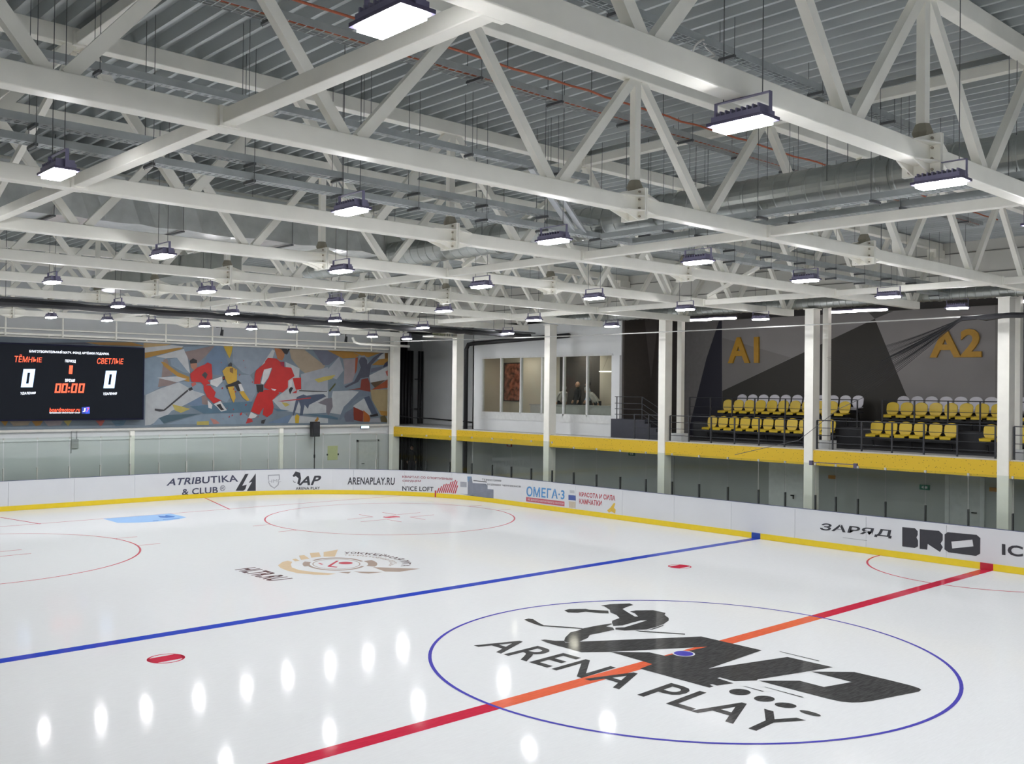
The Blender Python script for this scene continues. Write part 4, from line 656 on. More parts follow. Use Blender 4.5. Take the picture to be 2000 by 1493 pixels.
# ------------------------------------------------------------------ shield glass
edges = sorted(ART['STUBS'])
es = [S_MIN]
y = edges[0]
lo = []
while y - 1.17 > -9: y -= 1.17; lo.append(y)
edges = sorted(lo) + edges
y = edges[-1] + 1.17
while y < S_CORNER2 + QL * .9:
    edges.append(y); y += 1.17
npane = 0
for i in range(len(edges) - 1):
    a, b = edges[i], edges[i + 1]
    ztop = 2.53 if a < 16 else 2.68
    mid = (a + b) / 2
    if mid < CY: where = 'above the side boards'
    elif mid < CY + QL: where = 'round the far corner of the boards'
    elif mid < S_CORNER2: where = 'above the far end boards'
    else: where = 'round the second far corner of the boards'
    if mid < 0.6: rel = 'before the red line'
    elif mid < 7.14: rel = 'between the red and the blue line'
    elif mid < CY: rel = 'beyond the blue line'
    else: rel = ''
    t = thing('rink_shield', ('clear shield pane %s, %s from the near end' % (where, ORD[min(i, 39)])), 'rink glass', path2(mid, 1.115), 'shield panes on the rink boards')
    mb = MB(); strip(mb, a + .012, b - .012, 1.118, ztop, -.058, -.070, .6)
    obj('pane', mb, GLASS, t)
    mb = MB(); p0 = path2(a, 1.115, -.025); p1 = path2(a, 1.56, -.025); q0 = path2(a, 1.115, -.10)
    dd = (Vector(q0) - Vector(p0)).normalized()
    mb.beam((Vector(p0) + dd * .04), (Vector(p1) + dd * .04), .085, .03, side=dd)
    obj('post', mb, STUBM if a < CY + 6 else mat('pale_post', (.42, .42, .38, 1), .4), t)
    mb = MB(); p0 = Vector(path2(a, ztop - .03, -.045)); mb.box(p0, (.05, .05, .07))
    obj('clip', mb, mat('pale_post', (.42, .42, .38, 1), .4), t)

# ------------------------------------------------------------------ columns
ci = 0
for k in range(6):
    y0 = 6.0 * k - .02
    if k == 5: y0 = 28.87
    lab = ['cream square steel column at the frame edge beside the A2 seating', 'cream square steel column between the A1 and A2 seating blocks', 'cream square steel column beside the stair of the A1 seating',
           'cream square steel column in front of the viewing room window', 'cream square steel column at the end of the viewing room, black pipe beside it', 'cream square steel column at the corner next to the mural'][k]
    t = thing('steel_column', lab, 'column', (14.6, y0 + .155, 0), 'columns along the gallery edge')
    obj('shaft', MB().b2((14.40, y0, -.04), (14.80, y0 + .31, 7.36)), CREAM, t)
    obj('base_plate', MB().b2((14.32, y0 - .07, -.045), (14.88, y0 + .38, -.02)), CREAM, t)
    obj('head_plate', MB().b2((14.36, y0 - .04, 7.36), (14.84, y0 + .35, 7.39)), CREAM, t)
for k, yc in enumerate((.2, 6.19, 12.2)):
    lab = ['slim cream post on a plinth behind the big column next to sign A2', 'slim cream post on a plinth behind the column between the seating blocks', 'slim cream post on a plinth at the stair end of the A1 seats'][k]
    t = thing('steel_post', lab, 'post', (15.6, yc, 2.83), 'slim posts on the gallery')
    obj('shaft', MB().b2((15.5, yc - .1, 3.12), (15.7, yc + .1, 7.66)), CREAM, t)
    obj('plinth', MB().b2((15.36, yc - .24, 2.83), (15.84, yc + .24, 3.12)), WALLW, t)

# ------------------------------------------------------------------ roof trusses
YT = [-5.778 + 4.187 * k for k in range(9)]
ZB = 7.174
TOPX = [0, 3.3, 6.45, 9.6, 12.75, 15.6]
BOTX = [1.63, 4.93, 8.1, 11.2, 14.1]
def make_truss():
    t = thing('roof_truss', 'x', 'roof truss', (0, 0, ZB), 'cream steel roof trusses')
    L = lambda x, z: (x, 0, z - ZB)
    for (a, b) in ((-14.4, -3.33), (-3.29, 3.29), (3.33, 14.4)):
        mb = MB().b2((a, -.10, 0), (b, .10, .215)); obj('bottom_chord', mb, CREAM, t, world=False, bevel=.012)
    mb = MB().b2((-15.9, -.10, 9.055 - ZB), (15.9, .10, 9.275 - ZB)); obj('top_chord', mb, CREAM, t, world=False, bevel=.012)
    for s in (-1, 1):
        for i, bx in enumerate(BOTX):
            for tx in (TOPX[i], TOPX[i + 1]):
                sg = 1 if tx > bx else -1
                mb = MB().beam((s * (bx + sg * .09), 0, .20), (s * (tx - sg * .09), 0, 9.07 - ZB), .11, .13, side=(0, 1, 0))
                obj('diagonal', mb, CREAM, t, world=False)
        mb = MB().beam((s * 3.31, 0, .42), (s * 3.31, 0, 9.06 - ZB), .10, .12, side=(0, 1, 0)); obj('vertical', mb, CREAM, t, world=False)
        mb = MB().tube([(s * 3.31, 0, .26), (s * 3.31, 0, .36), (s * 3.31, 0, .46)], [.07, .12, .08], 8); obj('vertical_foot', mb, mat('dusty_joint', (.30, .28, .22, 1), .8), t, world=False)
        # bolted splice with tapered stiffeners
        mb = MB()
        for dx in (-.02, .02):
            mb.box((s * 3.31 + dx, 0, .108), (.03, .44, .44))
        obj('splice_plate', mb, CREAM, t, world=False)
        for e in (-1, 1):
            mb = MB(); x0 = s * 3.31 + e * .035; x1 = s * 3.31 + e * .42
            for yy, nn in ((.1, 1), (-.1, -1)):
                mb.prism([(x0, yy, .0), (x0, yy + nn * .12, .0), (x1, yy, .0)], (0, 0, .016))
                mb.prism([(x0, yy, .20), (x0, yy + nn * .12, .20), (x1, yy, .20)], (0, 0, .016))
            for zz, nn in ((.215, 1), (0, -1)):
                mb.prism([(x0, -.10, zz), (x0, -.10, zz + nn * .11), (x1, -.10, zz)], (0, .016, 0))
                mb.prism([(x0, .084, zz), (x0, .084, zz + nn * .11), (x1, .084, zz)], (0, .016, 0))
            obj('splice_stiffener', mb, CREAM, t, world=False)
        mb = MB()
        for yy in (-.13, .13):
            for zz in (-.07, .05, .17, .28):
                mb.tube([(s * 3.31 - .06, yy, zz), (s * 3.31 + .06, yy, zz)], .016, 6)
        obj('splice_bolt', mb, mat('zinc_bolt', (.4, .36, .3, 1), .5, metal=.5), t, world=False)
        # bearing bracket at the chord end
        mb = MB().b2((min(s * 15.35, s * 15.95), -.14, 8.80 - ZB), (max(s * 15.35, s * 15.95), .14, 9.055 - ZB)); obj('end_bracket', mb, CREAM, t, world=False)
    return t
TN = ['nearest the camera, chord crossing the frame top', 'second from the camera', 'third from the camera', 'fourth from the camera', 'fifth from the camera', 'sixth from the camera', 'seventh from the camera, by the black net roll', 'eighth from the camera', 'farthest, closest to the mural wall']
t0 = make_truss()
t0.location = (0, YT[0], ZB); t0['label'] = 'cream steel lattice roof truss ' + TN[0]
for k in range(1, 9):
    dup(t0, (0, YT[k], ZB), 'cream steel lattice roof truss ' + TN[k])

# ties between trusses, bottom and top chord level
tie = None
for (lev, z) in (('bottom', 7.28), ('top', 9.13)):
    for xi, xx in enumerate((-9.6, 0.0, 9.6)):
        for k in range(8):
            lab = 'cream tie beam at %s chords %s, between the %s and %s trusses' % (lev, ('over the camera side', 'along the middle', 'over the column side')[xi], ORD[k], ORD[k + 1])
            if tie is None:
                tie = thing('tie_beam', lab, 'tie beam', (xx, YT[k] + 2.0935, z), 'tie beams between the roof trusses')
                obj('beam', MB().b2((-.075, -1.955, -.075), (.075, 1.955, .075)), CREAM, tie, world=False, bevel=.008)
                for e in (-1, 1):
                    obj('end_cleat', MB().b2((-.11, e * 1.965 - .025, -.10), (.11, e * 1.965 + .025, .10)), CREAM, tie, world=False)
            else:
                dup(tie, (xx, YT[k] + 2.0935, z), lab)
for xi, xx in enumerate((-9.6, 0.0, 9.6)):
    t = thing('sloping_brace', 'cream sloping brace %s, from fourth truss chord to third top' % ('over the camera side', 'along the middle under the duct', 'over the column side')[xi], 'brace', (xx + .3 * (xx == 0), YT[3], 7.4), 'sloping braces between trusses')
    obj('bar', MB().beam((xx + .3 * (xx == 0), YT[3] - .2, 7.46), (xx + .3 * (xx == 0), YT[2] + .16, 9.02), .09, .09, side=(1, 0, 0)), CREAM, t)
    obj('gusset', MB().prism([(xx - .01 + .3 * (xx == 0), YT[3] - .12, 7.36), (xx - .01 + .3 * (xx == 0), YT[3] - .55, 7.36), (xx - .01 + .3 * (xx == 0), YT[3] - .42, 7.62)], (.02, 0, 0)), CREAM, t)

# ------------------------------------------------------------------ high-bay lamps
LX = [-10.46, -6.88, -3.33, .22, 3.95, 8.1, 12.2]
LY = [-23.85, -17.85, -11.85, -5.85, .1, 5.9, 11.9, 17.9]
LZ = 6.95
lamp0 = thing('high_bay_lamp', 'x', 'lamp', (0, 0, LZ), 'white high-bay lamps over the ice')
obj('diffuser', MB().b2((-.10, -.24, -.040), (.10, .24, .006)), LAMP_E, lamp0, world=False)  # drop below the bezel is added so the glowing sides brighten trusses and roof
mb = MB()
mb.b2((-.135, -.285, .006), (.135, .285, .022))
mb.b2((-.135, -.285, -.006), (-.104, .285, .006)).b2((.104, -.285, -.006), (.135, .285, .006)).b2((-.104, -.285, -.006), (.104, -.244, .006)).b2((-.104, .244, -.006), (.104, .285, .006))
obj('bezel', mb, PLATE, lamp0, world=False)
mb = MB().b2((-.11, -.25, .02), (.11, .25, .075))
for k in range(9):
    mb.b2((-.10, -.23 + k * .055, .075), (.10, -.215 + k * .055, .115))
obj('heat_sink', mb, HOUS, lamp0, world=False)
mb = MB()
for e in (-1, 1):
    mb.b2((-.02, e * .28 - .004, .02), (.02, e * .28 + .004, .22))
mb.b2((-.02, -.284, .215), (.02, .284, .223))
obj('bracket', mb, HOUS, lamp0, world=False)
for e in (-1, 1):
    obj('hanger_rod', MB().tube([(0, e * .2, .22), (0, e * .2, 9.40 - LZ)], .005, 5), ROD, lamp0, world=False)
RN = ['behind the camera, third row back', 'behind the camera, second row back', 'just behind the camera', 'in the row nearest the camera', 'in the second row from the camera', 'in the third row from the camera', 'in the fourth row from the camera', 'in the fifth row from the camera']
first = True
SPOT = {(3, 0): (-10.46, -5.66), (3, 1): (-6.87, -5.84), (3, 2): (-3.32, -5.99), (4, 0): (-10.47, .58), (4, 1): (-6.95, .14), (4, 2): (-3.32, .03), (4, 3): (.15, -.12), (4, 4): (3.9, -.01), (4, 5): (8.13, .33), (4, 6): (12.07, .41),
        (5, 1): (-6.86, 6.28), (5, 2): (-3.46, 5.81), (5, 3): (.24, 5.87), (5, 4): (3.88, 5.82), (5, 5): (7.92, 6.12), (5, 6): (12.2, 6.5), (6, 1): (-6.77, 12.45), (6, 2): (-3.44, 11.75), (6, 3): (.22, 11.81), (6, 4): (3.88, 11.76),
        (6, 5): (8.08, 12.34), (6, 6): (11.83, 12.31), (7, 2): (-3.26, 17.85), (7, 3): (.21, 17.67), (7, 4): (4.0, 17.79), (7, 5): (8.11, 18.3), (7, 6): (12.4, 18.35)}
for j, yy in enumerate(LY):
    for i, xx in enumerate(LX):
        lab = 'white LED high-bay lamp %s, %s from the camera side' % (RN[j], ORD[i])
        z = LZ
        xx, yy = SPOT.get((j, i), (LX[i], LY[j]))
        if first:
            lamp0.location = (xx, yy, z); lamp0['label'] = lab; first = False
        else:
            dup(lamp0, (xx, yy, z), lab)
lx = [-7.2, -5.1, -3.1, -1.24, .35, 2.35, 4.35, 6.25, 8.35, 10.4, 12.4]
for i, xx in enumerate(lx):
    dup(lamp0, (xx, 24.15 + max(0, xx - 3) * .1, LZ), 'white LED lamp in the close row next to the mural wall, %s from the scoreboard' % ORD[i])

# twin tube lights under the tribune ceiling
tl0 = None
for i, (yy, xx) in enumerate(((11.95, 16.3), (10.85, 16.3), (6.1, 16.3), (5.05, 16.3), (.3, 16.3))):
    lab = ['slim glowing tube light near the niche corner, left of its pair by sign A1', 'slim glowing tube light closer to sign A1 than its twin', 'slim glowing tube light above the column between the seating blocks', 'slim glowing tube light on the A2 side of its twin', 'slim glowing tube light above the column at the frame edge'][i]
    if tl0 is None:
        tl0 = thing('tube_light', lab, 'tube light', (xx, yy, 7.40), 'tube lights over the seating')
        obj('tube', MB().tube([(-.55, 0, 0), (-.5, 0, 0), (.5, 0, 0), (.55, 0, 0)], [.02, .04, .04, .02], 10), TUBE_E, tl0, world=False)
        obj('housing', MB().b2((-.56, -.05, .035), (.56, .05, .08)), PLATE, tl0, world=False)
        obj('hanger', MB().tube([(-.35, 0, .08), (-.35, 0, .28)], .006, 5).tube([(.35, 0, .08), (.35, 0, .28)], .006, 5), ROD, tl0, world=False)
        tl0.rotation_euler = (0, 0, PI / 2 + .25)
    else:
        dup(tl0, (xx, yy, 7.40), lab)

# ------------------------------------------------------------------ air ducts
def ribbed_tube(pts, r, pitch, depth=.012, n=28):
    mb = MB(); P = []; R_ = []
    pts = [Vector(p) for p in pts]
    for a, b in zip(pts[:-1], pts[1:]):
        L = (b - a).length; m = max(1, int(L / pitch))
        for i in range(m):
            for w, rr in ((0, r), (.78, r), (.82, r + depth), (.96, r + depth)):
                P.append(a + (b - a) * ((i + w) / m)); R_.append(rr)
    P.append(pts[-1]); R_.append(r)
    return mb.tube(P, R_, n)
t = thing('round_duct', 'big round spiral air duct running through the middle of the roof trusses', 'air duct', (-.2, 4, 7.85))
obj('duct', ribbed_tube([(-.2, -13, 7.85), (-.2, 12.4, 7.85)], .30, .28), DUCTM, t, smooth=False)
for yy in (-8.2, -3.9, .45, 4.8, 9.1):
    obj('collar', MB().tube([(-.2, yy - .05, 7.85), (-.2, yy + .05, 7.85)], .325, 28), DUCTM, t)
for yy in (-7, -3, 1, 5, 9):
    mb = MB()
    for e in (-.31, .31): mb.tube([(-.2 + e, yy, 7.85), (-.2 + e, yy, 9.4)], .006, 5)
    obj('hanger_rod', mb, ROD, t)
t = thing('round_duct', 'slimmer round spiral air duct running above the gallery columns', 'air duct', (14.6, 5, 7.55))
obj('duct', ribbed_tube([(14.62, -14, 7.57), (14.62, 17.5, 7.57)], .17, .22), DUCTM, t)
for yy in (-4, 2, 8, 14):
    obj('collar', MB().tube([(14.62, yy - .04, 7.57), (14.62, yy + .04, 7.57)], .19, 24), DUCTM, t)
obj('elbow', MB().tube([(14.62, 17.5, 7.57), (14.64, 17.7, 7.59), (14.75, 17.8, 7.6), (15.3, 17.8, 7.6), (15.99, 17.8, 7.6)], .17, 20), DUCTM, t)
t = thing('foil_wrapped_duct', 'wide foil-wrapped rectangular air duct crossing under the roof behind the fourth truss', 'air duct', (-7, 9.2, 8.3))
mb = MB()
n = 46
vs = []; fs = []
for i in range(n + 1):
    xx = -15.5 + 15.0 * i / n
    w = random.uniform(-.03, .03); h = random.uniform(-.03, .03)
    for (yy, zz) in ((8.55 + w, 7.82 + h), (10.3, 7.82 - h * 1.5), (10.3, 8.72), (8.55 - w, 8.72)):
        vs.append((xx, yy, zz))
for i in range(n):
    for k in range(4):
        a = i * 4 + k; b = i * 4 + (k + 1) % 4
        fs.append((a, b, b + 4, a + 4))
fs.append((0, 3, 2, 1)); fs.append((n * 4, n * 4 + 1, n * 4 + 2, n * 4 + 3))
obj('duct', mb.raw(vs, fs), FOIL, t)
obj('end_cap', MB().b2((-.52, 8.5, 7.78), (-.45, 10.35, 8.76)), DUCTM, t)
obj('transition', MB().prism([(-.45, 8.7, 7.9), (-.3, 8.8, 7.7), (.3, 8.8, 7.7), (.3, 8.8, 8.2), (-.45, 8.7, 8.7)], (0, 1.4, 0)), DUCTM, t)
for xx in (-13, -10.5, -8, -5.5, -3):
    obj('strap', MB().b2((xx - .03, 8.50, 7.77), (xx + .03, 10.35, 7.80)).tube([(xx, 8.5, 7.78), (xx, 8.5, 9.3)], .007, 5).tube([(xx, 10.35, 7.78), (xx, 10.35, 9.3)], .005, 5), ROD, t)
t = thing('flat_duct', 'flat galvanised duct under the roof beyond the round duct', 'air duct', (-2.2, 16, 7.9))
obj('duct', MB().b2((-2.9, 13.0, 7.62), (-1.9, 21, 8.1)), DUCTM, t)
obj('flange', MB().b2((-2.96, 14.5, 7.58), (-1.84, 14.54, 8.14)).b2((-2.96, 17.0, 7.58), (-1.84, 17.04, 8.14)), DUCTM, t)

# ------------------------------------------------------------------ cable trays
def tray(name, label, p, q, w, z, hangers, up_to=9.4, mesh=False, rods=True):
    t = thing(name, label, 'cable tray', ((p[0] + q[0]) / 2, (p[1] + q[1]) / 2, z))
    d = Vector((q[0] - p[0], q[1] - p[1], 0)); L = d.length; d.normalize(); n = Vector((-d.y, d.x, 0))
    P = lambda s, o, zz: Vector((p[0], p[1], zz)) + d * s + n * o
    mb = MB()
    for o in (-w / 2, w / 2):
        mb.beam(P(0, o, z + .045), P(L, o, z + .045), .006, .09, side=n)
    if mesh:
        k = 0
        while k * .12 < L:
            mb.beam(P(k * .12, -w / 2, z), P(k * .12, w / 2, z), .012, .006, side=d); k += 1
        for o in (-w / 6, w / 6):
            mb.beam(P(0, o, z - .004), P(L, o, z - .004), .008, .006, side=n)
    else:
        for o in (-w * .36, 0, w * .36):
            mb.beam(P(0, o, z), P(L, o, z), w * .2, .004, side=n)
        k = 0
        while k * .1 < L:
            mb.beam(P(k * .1, -w / 2, z), P(k * .1, w / 2, z), .045, .005, side=d); k += 1
    obj('tray', mb, TRAY, t)
    for s_ in hangers:
        mb = MB().beam(P(s_, -w / 2 - .04, z - .025), P(s_, w / 2 + .04, z - .025), .04, .035, side=d)
        for o in (-w / 2 - .03, w / 2 + .03):
            mb.tube([P(s_, o, z - .06), P(s_, o, up_to)], .0045, 5)
        obj('hanger', mb, ROD, t)
    return t, P, L
hg = [1.2 + 1.42 * k for k in range(19)]
tray('cable_tray', 'upper of two stacked grey perforated cable trays between the second and third trusses', (-13, 1.8), (14.6, 1.8), .22, 7.74, hg)
tray('cable_tray', 'lower of two stacked grey perforated cable trays between the second and third trusses', (-13, 1.8), (14.6, 1.8), .22, 7.50, hg, up_to=7.72)
tray('cable_tray', 'pale perforated cable tray just in front of the third truss on the camera side', (-13, 1.05), (-1.5, 1.05), .12, 8.32, [1.2 + 1.9 * k for k in range(6)])
hg = [1.0 + 1.9 * k for k in range(6)]
tray('cable_tray', 'upper dark perforated cable tray running under the big round duct', (-.55, -10.5), (-.55, 1.5), .2, 7.44, hg)
tray('cable_tray', 'lower dark perforated cable tray beside the middle tie beam', (.36, -10.5), (.36, 1.5), .2, 7.46, hg)
t, P, L = tray('cable_tray', 'wire mesh cable tray with red cables under the roof between the first and second trusses', (-11, -.55), (11, -.55), .24, 8.86, [.9 + 1.55 * k for k in range(14)], mesh=True)
RED = mat('red_cable', (.42, .10, .04, 1), .5)
for o, zz in ((-.06, .03), (-.02, .025), (.03, .03)):
    pts = [P(L * i / 60, o + random.uniform(-.02, .02), 8.86 + zz + random.uniform(0, .015)) for i in range(61)]
    obj('cable', MB().tube(pts, .011, 5), RED if o < 0 else mat('beige_cable', (.42, .38, .3, 1), .5), t)
t = thing('red_cable_run', 'orange-red cable run with drop hooks beside the wire mesh tray', 'cable', (0, -1.0, 8.95))
pts = [(-11 + 22 * i / 60, -1.0 + random.uniform(-.02, .02), 8.97 + random.uniform(-.012, .012)) for i in range(61)]
obj('cable', MB().tube(pts, .016, 6), RED, t)
for k in range(13):
    xx = -10.2 + 1.65 * k
    obj('hook', MB().tube([(xx, -1.0, 8.94), (xx, -1.0, 9.4)], .006, 5), ROD, t)
t, P, L = tray('cable_tray', 'dark ladder cable tray with a coiled cable near the top of the frame', (-9, -3.5), (9, -3.5), .16, 8.84, [1.0 + 2.1 * k for k in range(8)], mesh=True)
ring_ = [(-4.35 + .17 * math.cos(a), -3.55 + .06 * math.sin(a * 2), 8.78 + .10 * math.sin(a)) for a in [2 * PI * i / 20 for i in range(21)]]
obj('cable_coil', MB().tube(ring_, .012, 6), mat('pale_cable', (.55, .55, .52, 1), .5), t)
t = thing('sloping_tray', 'short sloping pair of perforated channels dropping beside the big round duct', 'cable tray', (-2.0, 1.2, 7.9))
for o in (0, .3):
    obj('channel', MB().beam((-2.9 + o, 1.0, 8.3), (-1.1 + o, 1.75, 7.55), .10, .05), mat('bright_channel', (.55, .57, .58, 1), .4, metal=.4), t)

# rolled net on its bar, before the mural wall
t = thing('rolled_net', 'long black net rolled on a bar across the roof in front of the mural wall', 'rolled net', (0, 18.2, 6.9))
pts = [(-13.5 + 27.5 * i / 70, 18.75, 6.92 + random.uniform(-.015, .015)) for i in range(71)]
obj('net', MB().tube(pts, [.10 + random.uniform(-.02, .02) for _ in pts], 8), BLACK, t)
obj('bar', MB().tube([(-13.8, 18.75, 7.05), (14.3, 18.75, 7.05)], .03, 8), ROD, t)
for k in range(9):
    xx = -12 + 3 * k
    obj('hanger', MB().tube([(xx, 18.75, 7.05), (xx, 18.75, 9.3)], .008, 5), ROD, t)

# ------------------------------------------------------------------ far wall: mural, scoreboard, pipes
PC = {'base': (120, 134, 146), 'lb': (134, 152, 168), 'mb': (108, 130, 156), 'gb': (140, 152, 166), 'gb2': (104, 108, 124), 'wh': (196, 198, 200), 'wh2': (186, 190, 192), 'ochre': (190, 160, 110), 'ochre2': (168, 150, 112), 'gold': (176, 132, 46),
      'gold2': (170, 124, 50), 'dgold': (120, 84, 30), 'taupe': (142, 124, 120), 'yel': (200, 166, 40), 'yel2': (190, 174, 92), 'teal': (84, 116, 136), 'teal2': (72, 100, 112), 'pink': (190, 130, 120), 'pinkg': (158, 146, 148), 'pinkr': (190, 96, 84), 'tan': (162, 146, 124),
      'lg': (160, 164, 172), 'lg2': (140, 148, 158), 'rust': (160, 78, 44), 'rust2': (132, 46, 30), 'rust3': (134, 60, 48), 'brown': (94, 76, 56), 'brown2': (92, 80, 44), 'navy2': (54, 58, 84), 'orange': (178, 100, 40), 'olive': (78, 84, 40), 'slate': (76, 88, 110), 'slate2': (80, 82, 96),
      'grey3': (120, 116, 124), 'bluegrey': (112, 124, 140), 'dk': (36, 34, 38), 'dk2': (58, 58, 62), 'skin': (176, 112, 66), 'skin2': (170, 120, 96), 'redp': (196, 30, 26), 'redp2': (186, 52, 52), 'white2': (214, 214, 214), 'mag': (150, 24, 60), 'yelp': (206, 166, 56), 'bronze': (134, 100, 50)}
fr = ART['MURAL_FRAME']
t = thing('mural', 'long wall mural of red and yellow hockey players in faceted colours', 'mural', (0, 29.4, 4.8))
MX0, MX1, MZ0, MZ1 = -11.0, 14.42, 2.96, 6.46
obj('panel', MB().b2((MX0, 29.385, MZ0), (MX1, 29.42, MZ1)), mat('mural_base', tuple(v * .66 for v in rgb(*PC['base'])[:3]) + (1,), .55, var=.12, scale=1.5), t)
for k, (c, pts) in enumerate(ART['MURAL']):
    q = [(min(max(x, MX0), MX1), min(max(z, MZ0), MZ1)) for x, z in pts]
    obj('painted_facet', MB().flat([(x, 29.384 - .00025 * k, z) for x, z in q], (0, -1, 0)), mat('mural_' + c, tuple(v * .66 for v in rgb(*PC[c])[:3]) + (1,), .55, var=.08, scale=3), t)
mb = MB()
mb.b2((MX0, 29.32, MZ0 - .10), (MX1 + .08, 29.42, MZ0 - .01)).b2((MX0, 29.32, MZ1 + .01), (MX1 + .08, 29.42, MZ1 + .07)).b2((MX1 + .01, 29.34, MZ0 - .05), (MX1 + .08, 29.42, MZ1 + .05))
obj('frame', mb, mat('mural_frame', (.6, .59, .55, 1), .5), t)

SCR = {'sw': (0.75, 0.8, 0.9, 2.2), 'sr': (1.0, 0.10, 0.04, 1.6), 'sb': (.42, .62, 1.0, 2.0), 'snavy': (.02, .05, .35, 1.0), 'sblue': (.03, .1, .8, 1.0)}
def semit(k):
    if 'screen_' + k in MATS: return MATS['screen_' + k]
    r, g, b, e = SCR[k]
    return mat('screen_' + k, (r * .2, g * .2, b * .2, 1), .5, emit=((r, g, b, 1), e))
t = thing('scoreboard', 'black LED scoreboard showing 0 and 0 and 00:00, hung over the mural', 'scoreboard', (-1.7, 29.05, 4.8))
X1 = 2.11
obj('cabinet', MB().b2((-5.5, 29.08, 3.30), (X1, 29.31, 6.24)), mat('screen_cabinet', (.01, .011, .03, 1), .5, spec=.1), t)
obj('screen', MB().b2((-5.44, 29.06, 3.36), (X1 - .06, 29.08, 6.18)), mat('screen_black', (.006, .007, .009, 1), .5, spec=.08, emit=((.10, .13, .2, 1), .035)), t)
for (c, pts) in ART['SPOLY']:
    obj('digit_segment', MB().flat([(x, 29.052, z) for x, z in pts], (0, -1, 0)), semit(c), t)
for (s_, q, c) in ART['STXT']:
    obj('screen_lettering', text_mb(s_, q, lambda x, z: (x, 29.05, z), .012), semit(c), t)

def pipe(name, label, cat, pts, r, m, n=8, group=None, joints=None):
    t = thing(name, label, cat, pts[0], group)
    obj('run', MB().tube(pts, r, n), m, t, smooth=True)
    return t
t = thing('wall_rail', 'upper pale pipe rail with short posts above the mural', 'pipe rail', (0, 29.1, 6.75), 'pipe rails above the mural')
obj('rail', MB().tube([(-14, 29.1, 6.72), (14.3, 29.1, 6.88)], .03, 8), CREAM, t)
for k in range(14):
    xx = -13.4 + 2.05 * k
    obj('post', MB().tube([(xx, 29.1, 6.52), (xx, 29.1, 7.25)], .035, 8), CREAM, t)
t = thing('wall_rail', 'lower pale pipe rail just over the mural top', 'pipe rail', (0, 29.15, 6.55), 'pipe rails above the mural')
obj('rail', MB().tube([(-14, 29.18, 6.56), (14.3, 29.18, 6.64)], .045, 8), CREAM, t)
for k in range(8):
    obj('bracket', MB().b2((-13 + 3.8 * k, 29.18, 6.52), (-12.95 + 3.8 * k, 29.42, 6.56)), CREAM, t)
for k, xx in enumerate((-6.6, .2, 1.75, 8.55)):
    if k in (1,): continue
    t = thing('wall_stud', 'slim pale wall stud below the mural, %s from the scoreboard end' % ORD[(0, 0, 1, 2)[k]], 'wall post', (xx, 29.35, 0), 'studs on the far wall')
    obj('stud', MB().b2((xx - .09, 29.30, -.04), (xx + .09, 29.42, 2.84)), CREAM, t)
t = thing('junction_box', 'small grey junction box with two conduits under the scoreboard', 'junction box', (-.5, 29.38, 2.3))
obj('box', MB().b2((-.62, 29.34, 2.20), (-.36, 29.42, 2.55)), mat('box_grey', (.3, .31, .31, 1), .5), t)
obj('conduit', MB().tube([(-.42, 29.39, 2.5), (-.42, 29.39, 2.95)], .02, 6).tube([(-.62, 29.39, 2.0), (-.62, 29.39, 2.95)], .02, 6), mat('box_grey', (.3, .31, .31, 1), .5), t)
t = thing('loudspeaker', 'black loudspeaker box on a stand behind the far glass', 'loudspeaker', (10.1, 29.0, 2.45))
obj('cabinet', MB().b2((9.92, 28.88, 2.43), (10.3, 29.16, 3.12)), BLACK, t, bevel=.02)
obj('grille', MB().b2((9.95, 28.865, 2.47), (10.27, 28.88, 3.08)), DARK, t)
t = thing('speaker_stand', 'black tripod stand carrying the loudspeaker behind the far glass', 'stand', (10.1, 29.02, -.04))
obj('pole', MB().tube([(10.1, 29.02, .35), (10.1, 29.02, 2.43)], .022, 8), BLACK, t)
for a in (0.5, 2.6, 4.7):
    obj('leg', MB().tube([(10.1, 29.02, .75), (10.1 + .3 * math.cos(a), 29.02 + .3 * math.sin(a), -.03)], .015, 6), BLACK, t)
obj('collar', MB().tube([(10.1, 29.02, 1.45), (10.1, 29.02, 1.6)], .04, 8), BLACK, t)
t = thing('exit_sign', 'lit pale blue exit sign above the door in the end wall', 'exit sign', (13.1, 29.36, 2.85))
obj('case', MB().b2((12.86, 29.34, 2.74), (13.34, 29.42, 2.94)), PLATE, t)
obj('face', MB().b2((12.88, 29.33, 2.76), (13.32, 29.34, 2.92)), mat('exit_face', (.4, .6, .7, 1), .4, emit=((.55, .85, 1, 1), 2.5)), t)
d1 = struct('door_1', MB().b2((12.75, 29.36, -.04), (13.85, 29.42, 2.1)), mat('door_white', (.55, .57, .56, 1), .5))
obj('door_frame', MB().b2((12.66, 29.34, -.04), (12.75, 29.42, 2.2)).b2((13.85, 29.34, -.04), (13.94, 29.42, 2.2)).b2((12.66, 29.34, 2.1), (13.94, 29.42, 2.2)), mat('door_frame', (.42, .43, .42, 1), .5), d1)
obj('door_handle', MB().tube([(12.9, 29.30, 1.05), (13.05, 29.30, 1.05)], .015, 6), DARK, d1)
t = thing('notice_sheet', 'yellowish notice sheet on the end wall beside the door', 'notice', (11.3, 29.4, 1.6))
obj('sheet', MB().b2((11.05, 29.405, 1.28), (11.6, 29.42, 1.95)), mat('notice_yellow', (.52, .55, .30, 1), .6), t)
obj('corner_clip', MB().b2((11.0, 29.39, 1.5), (11.06, 29.42, 1.58)).b2((11.6, 29.39, 1.5), (11.66, 29.42, 1.58)), DARK, t)
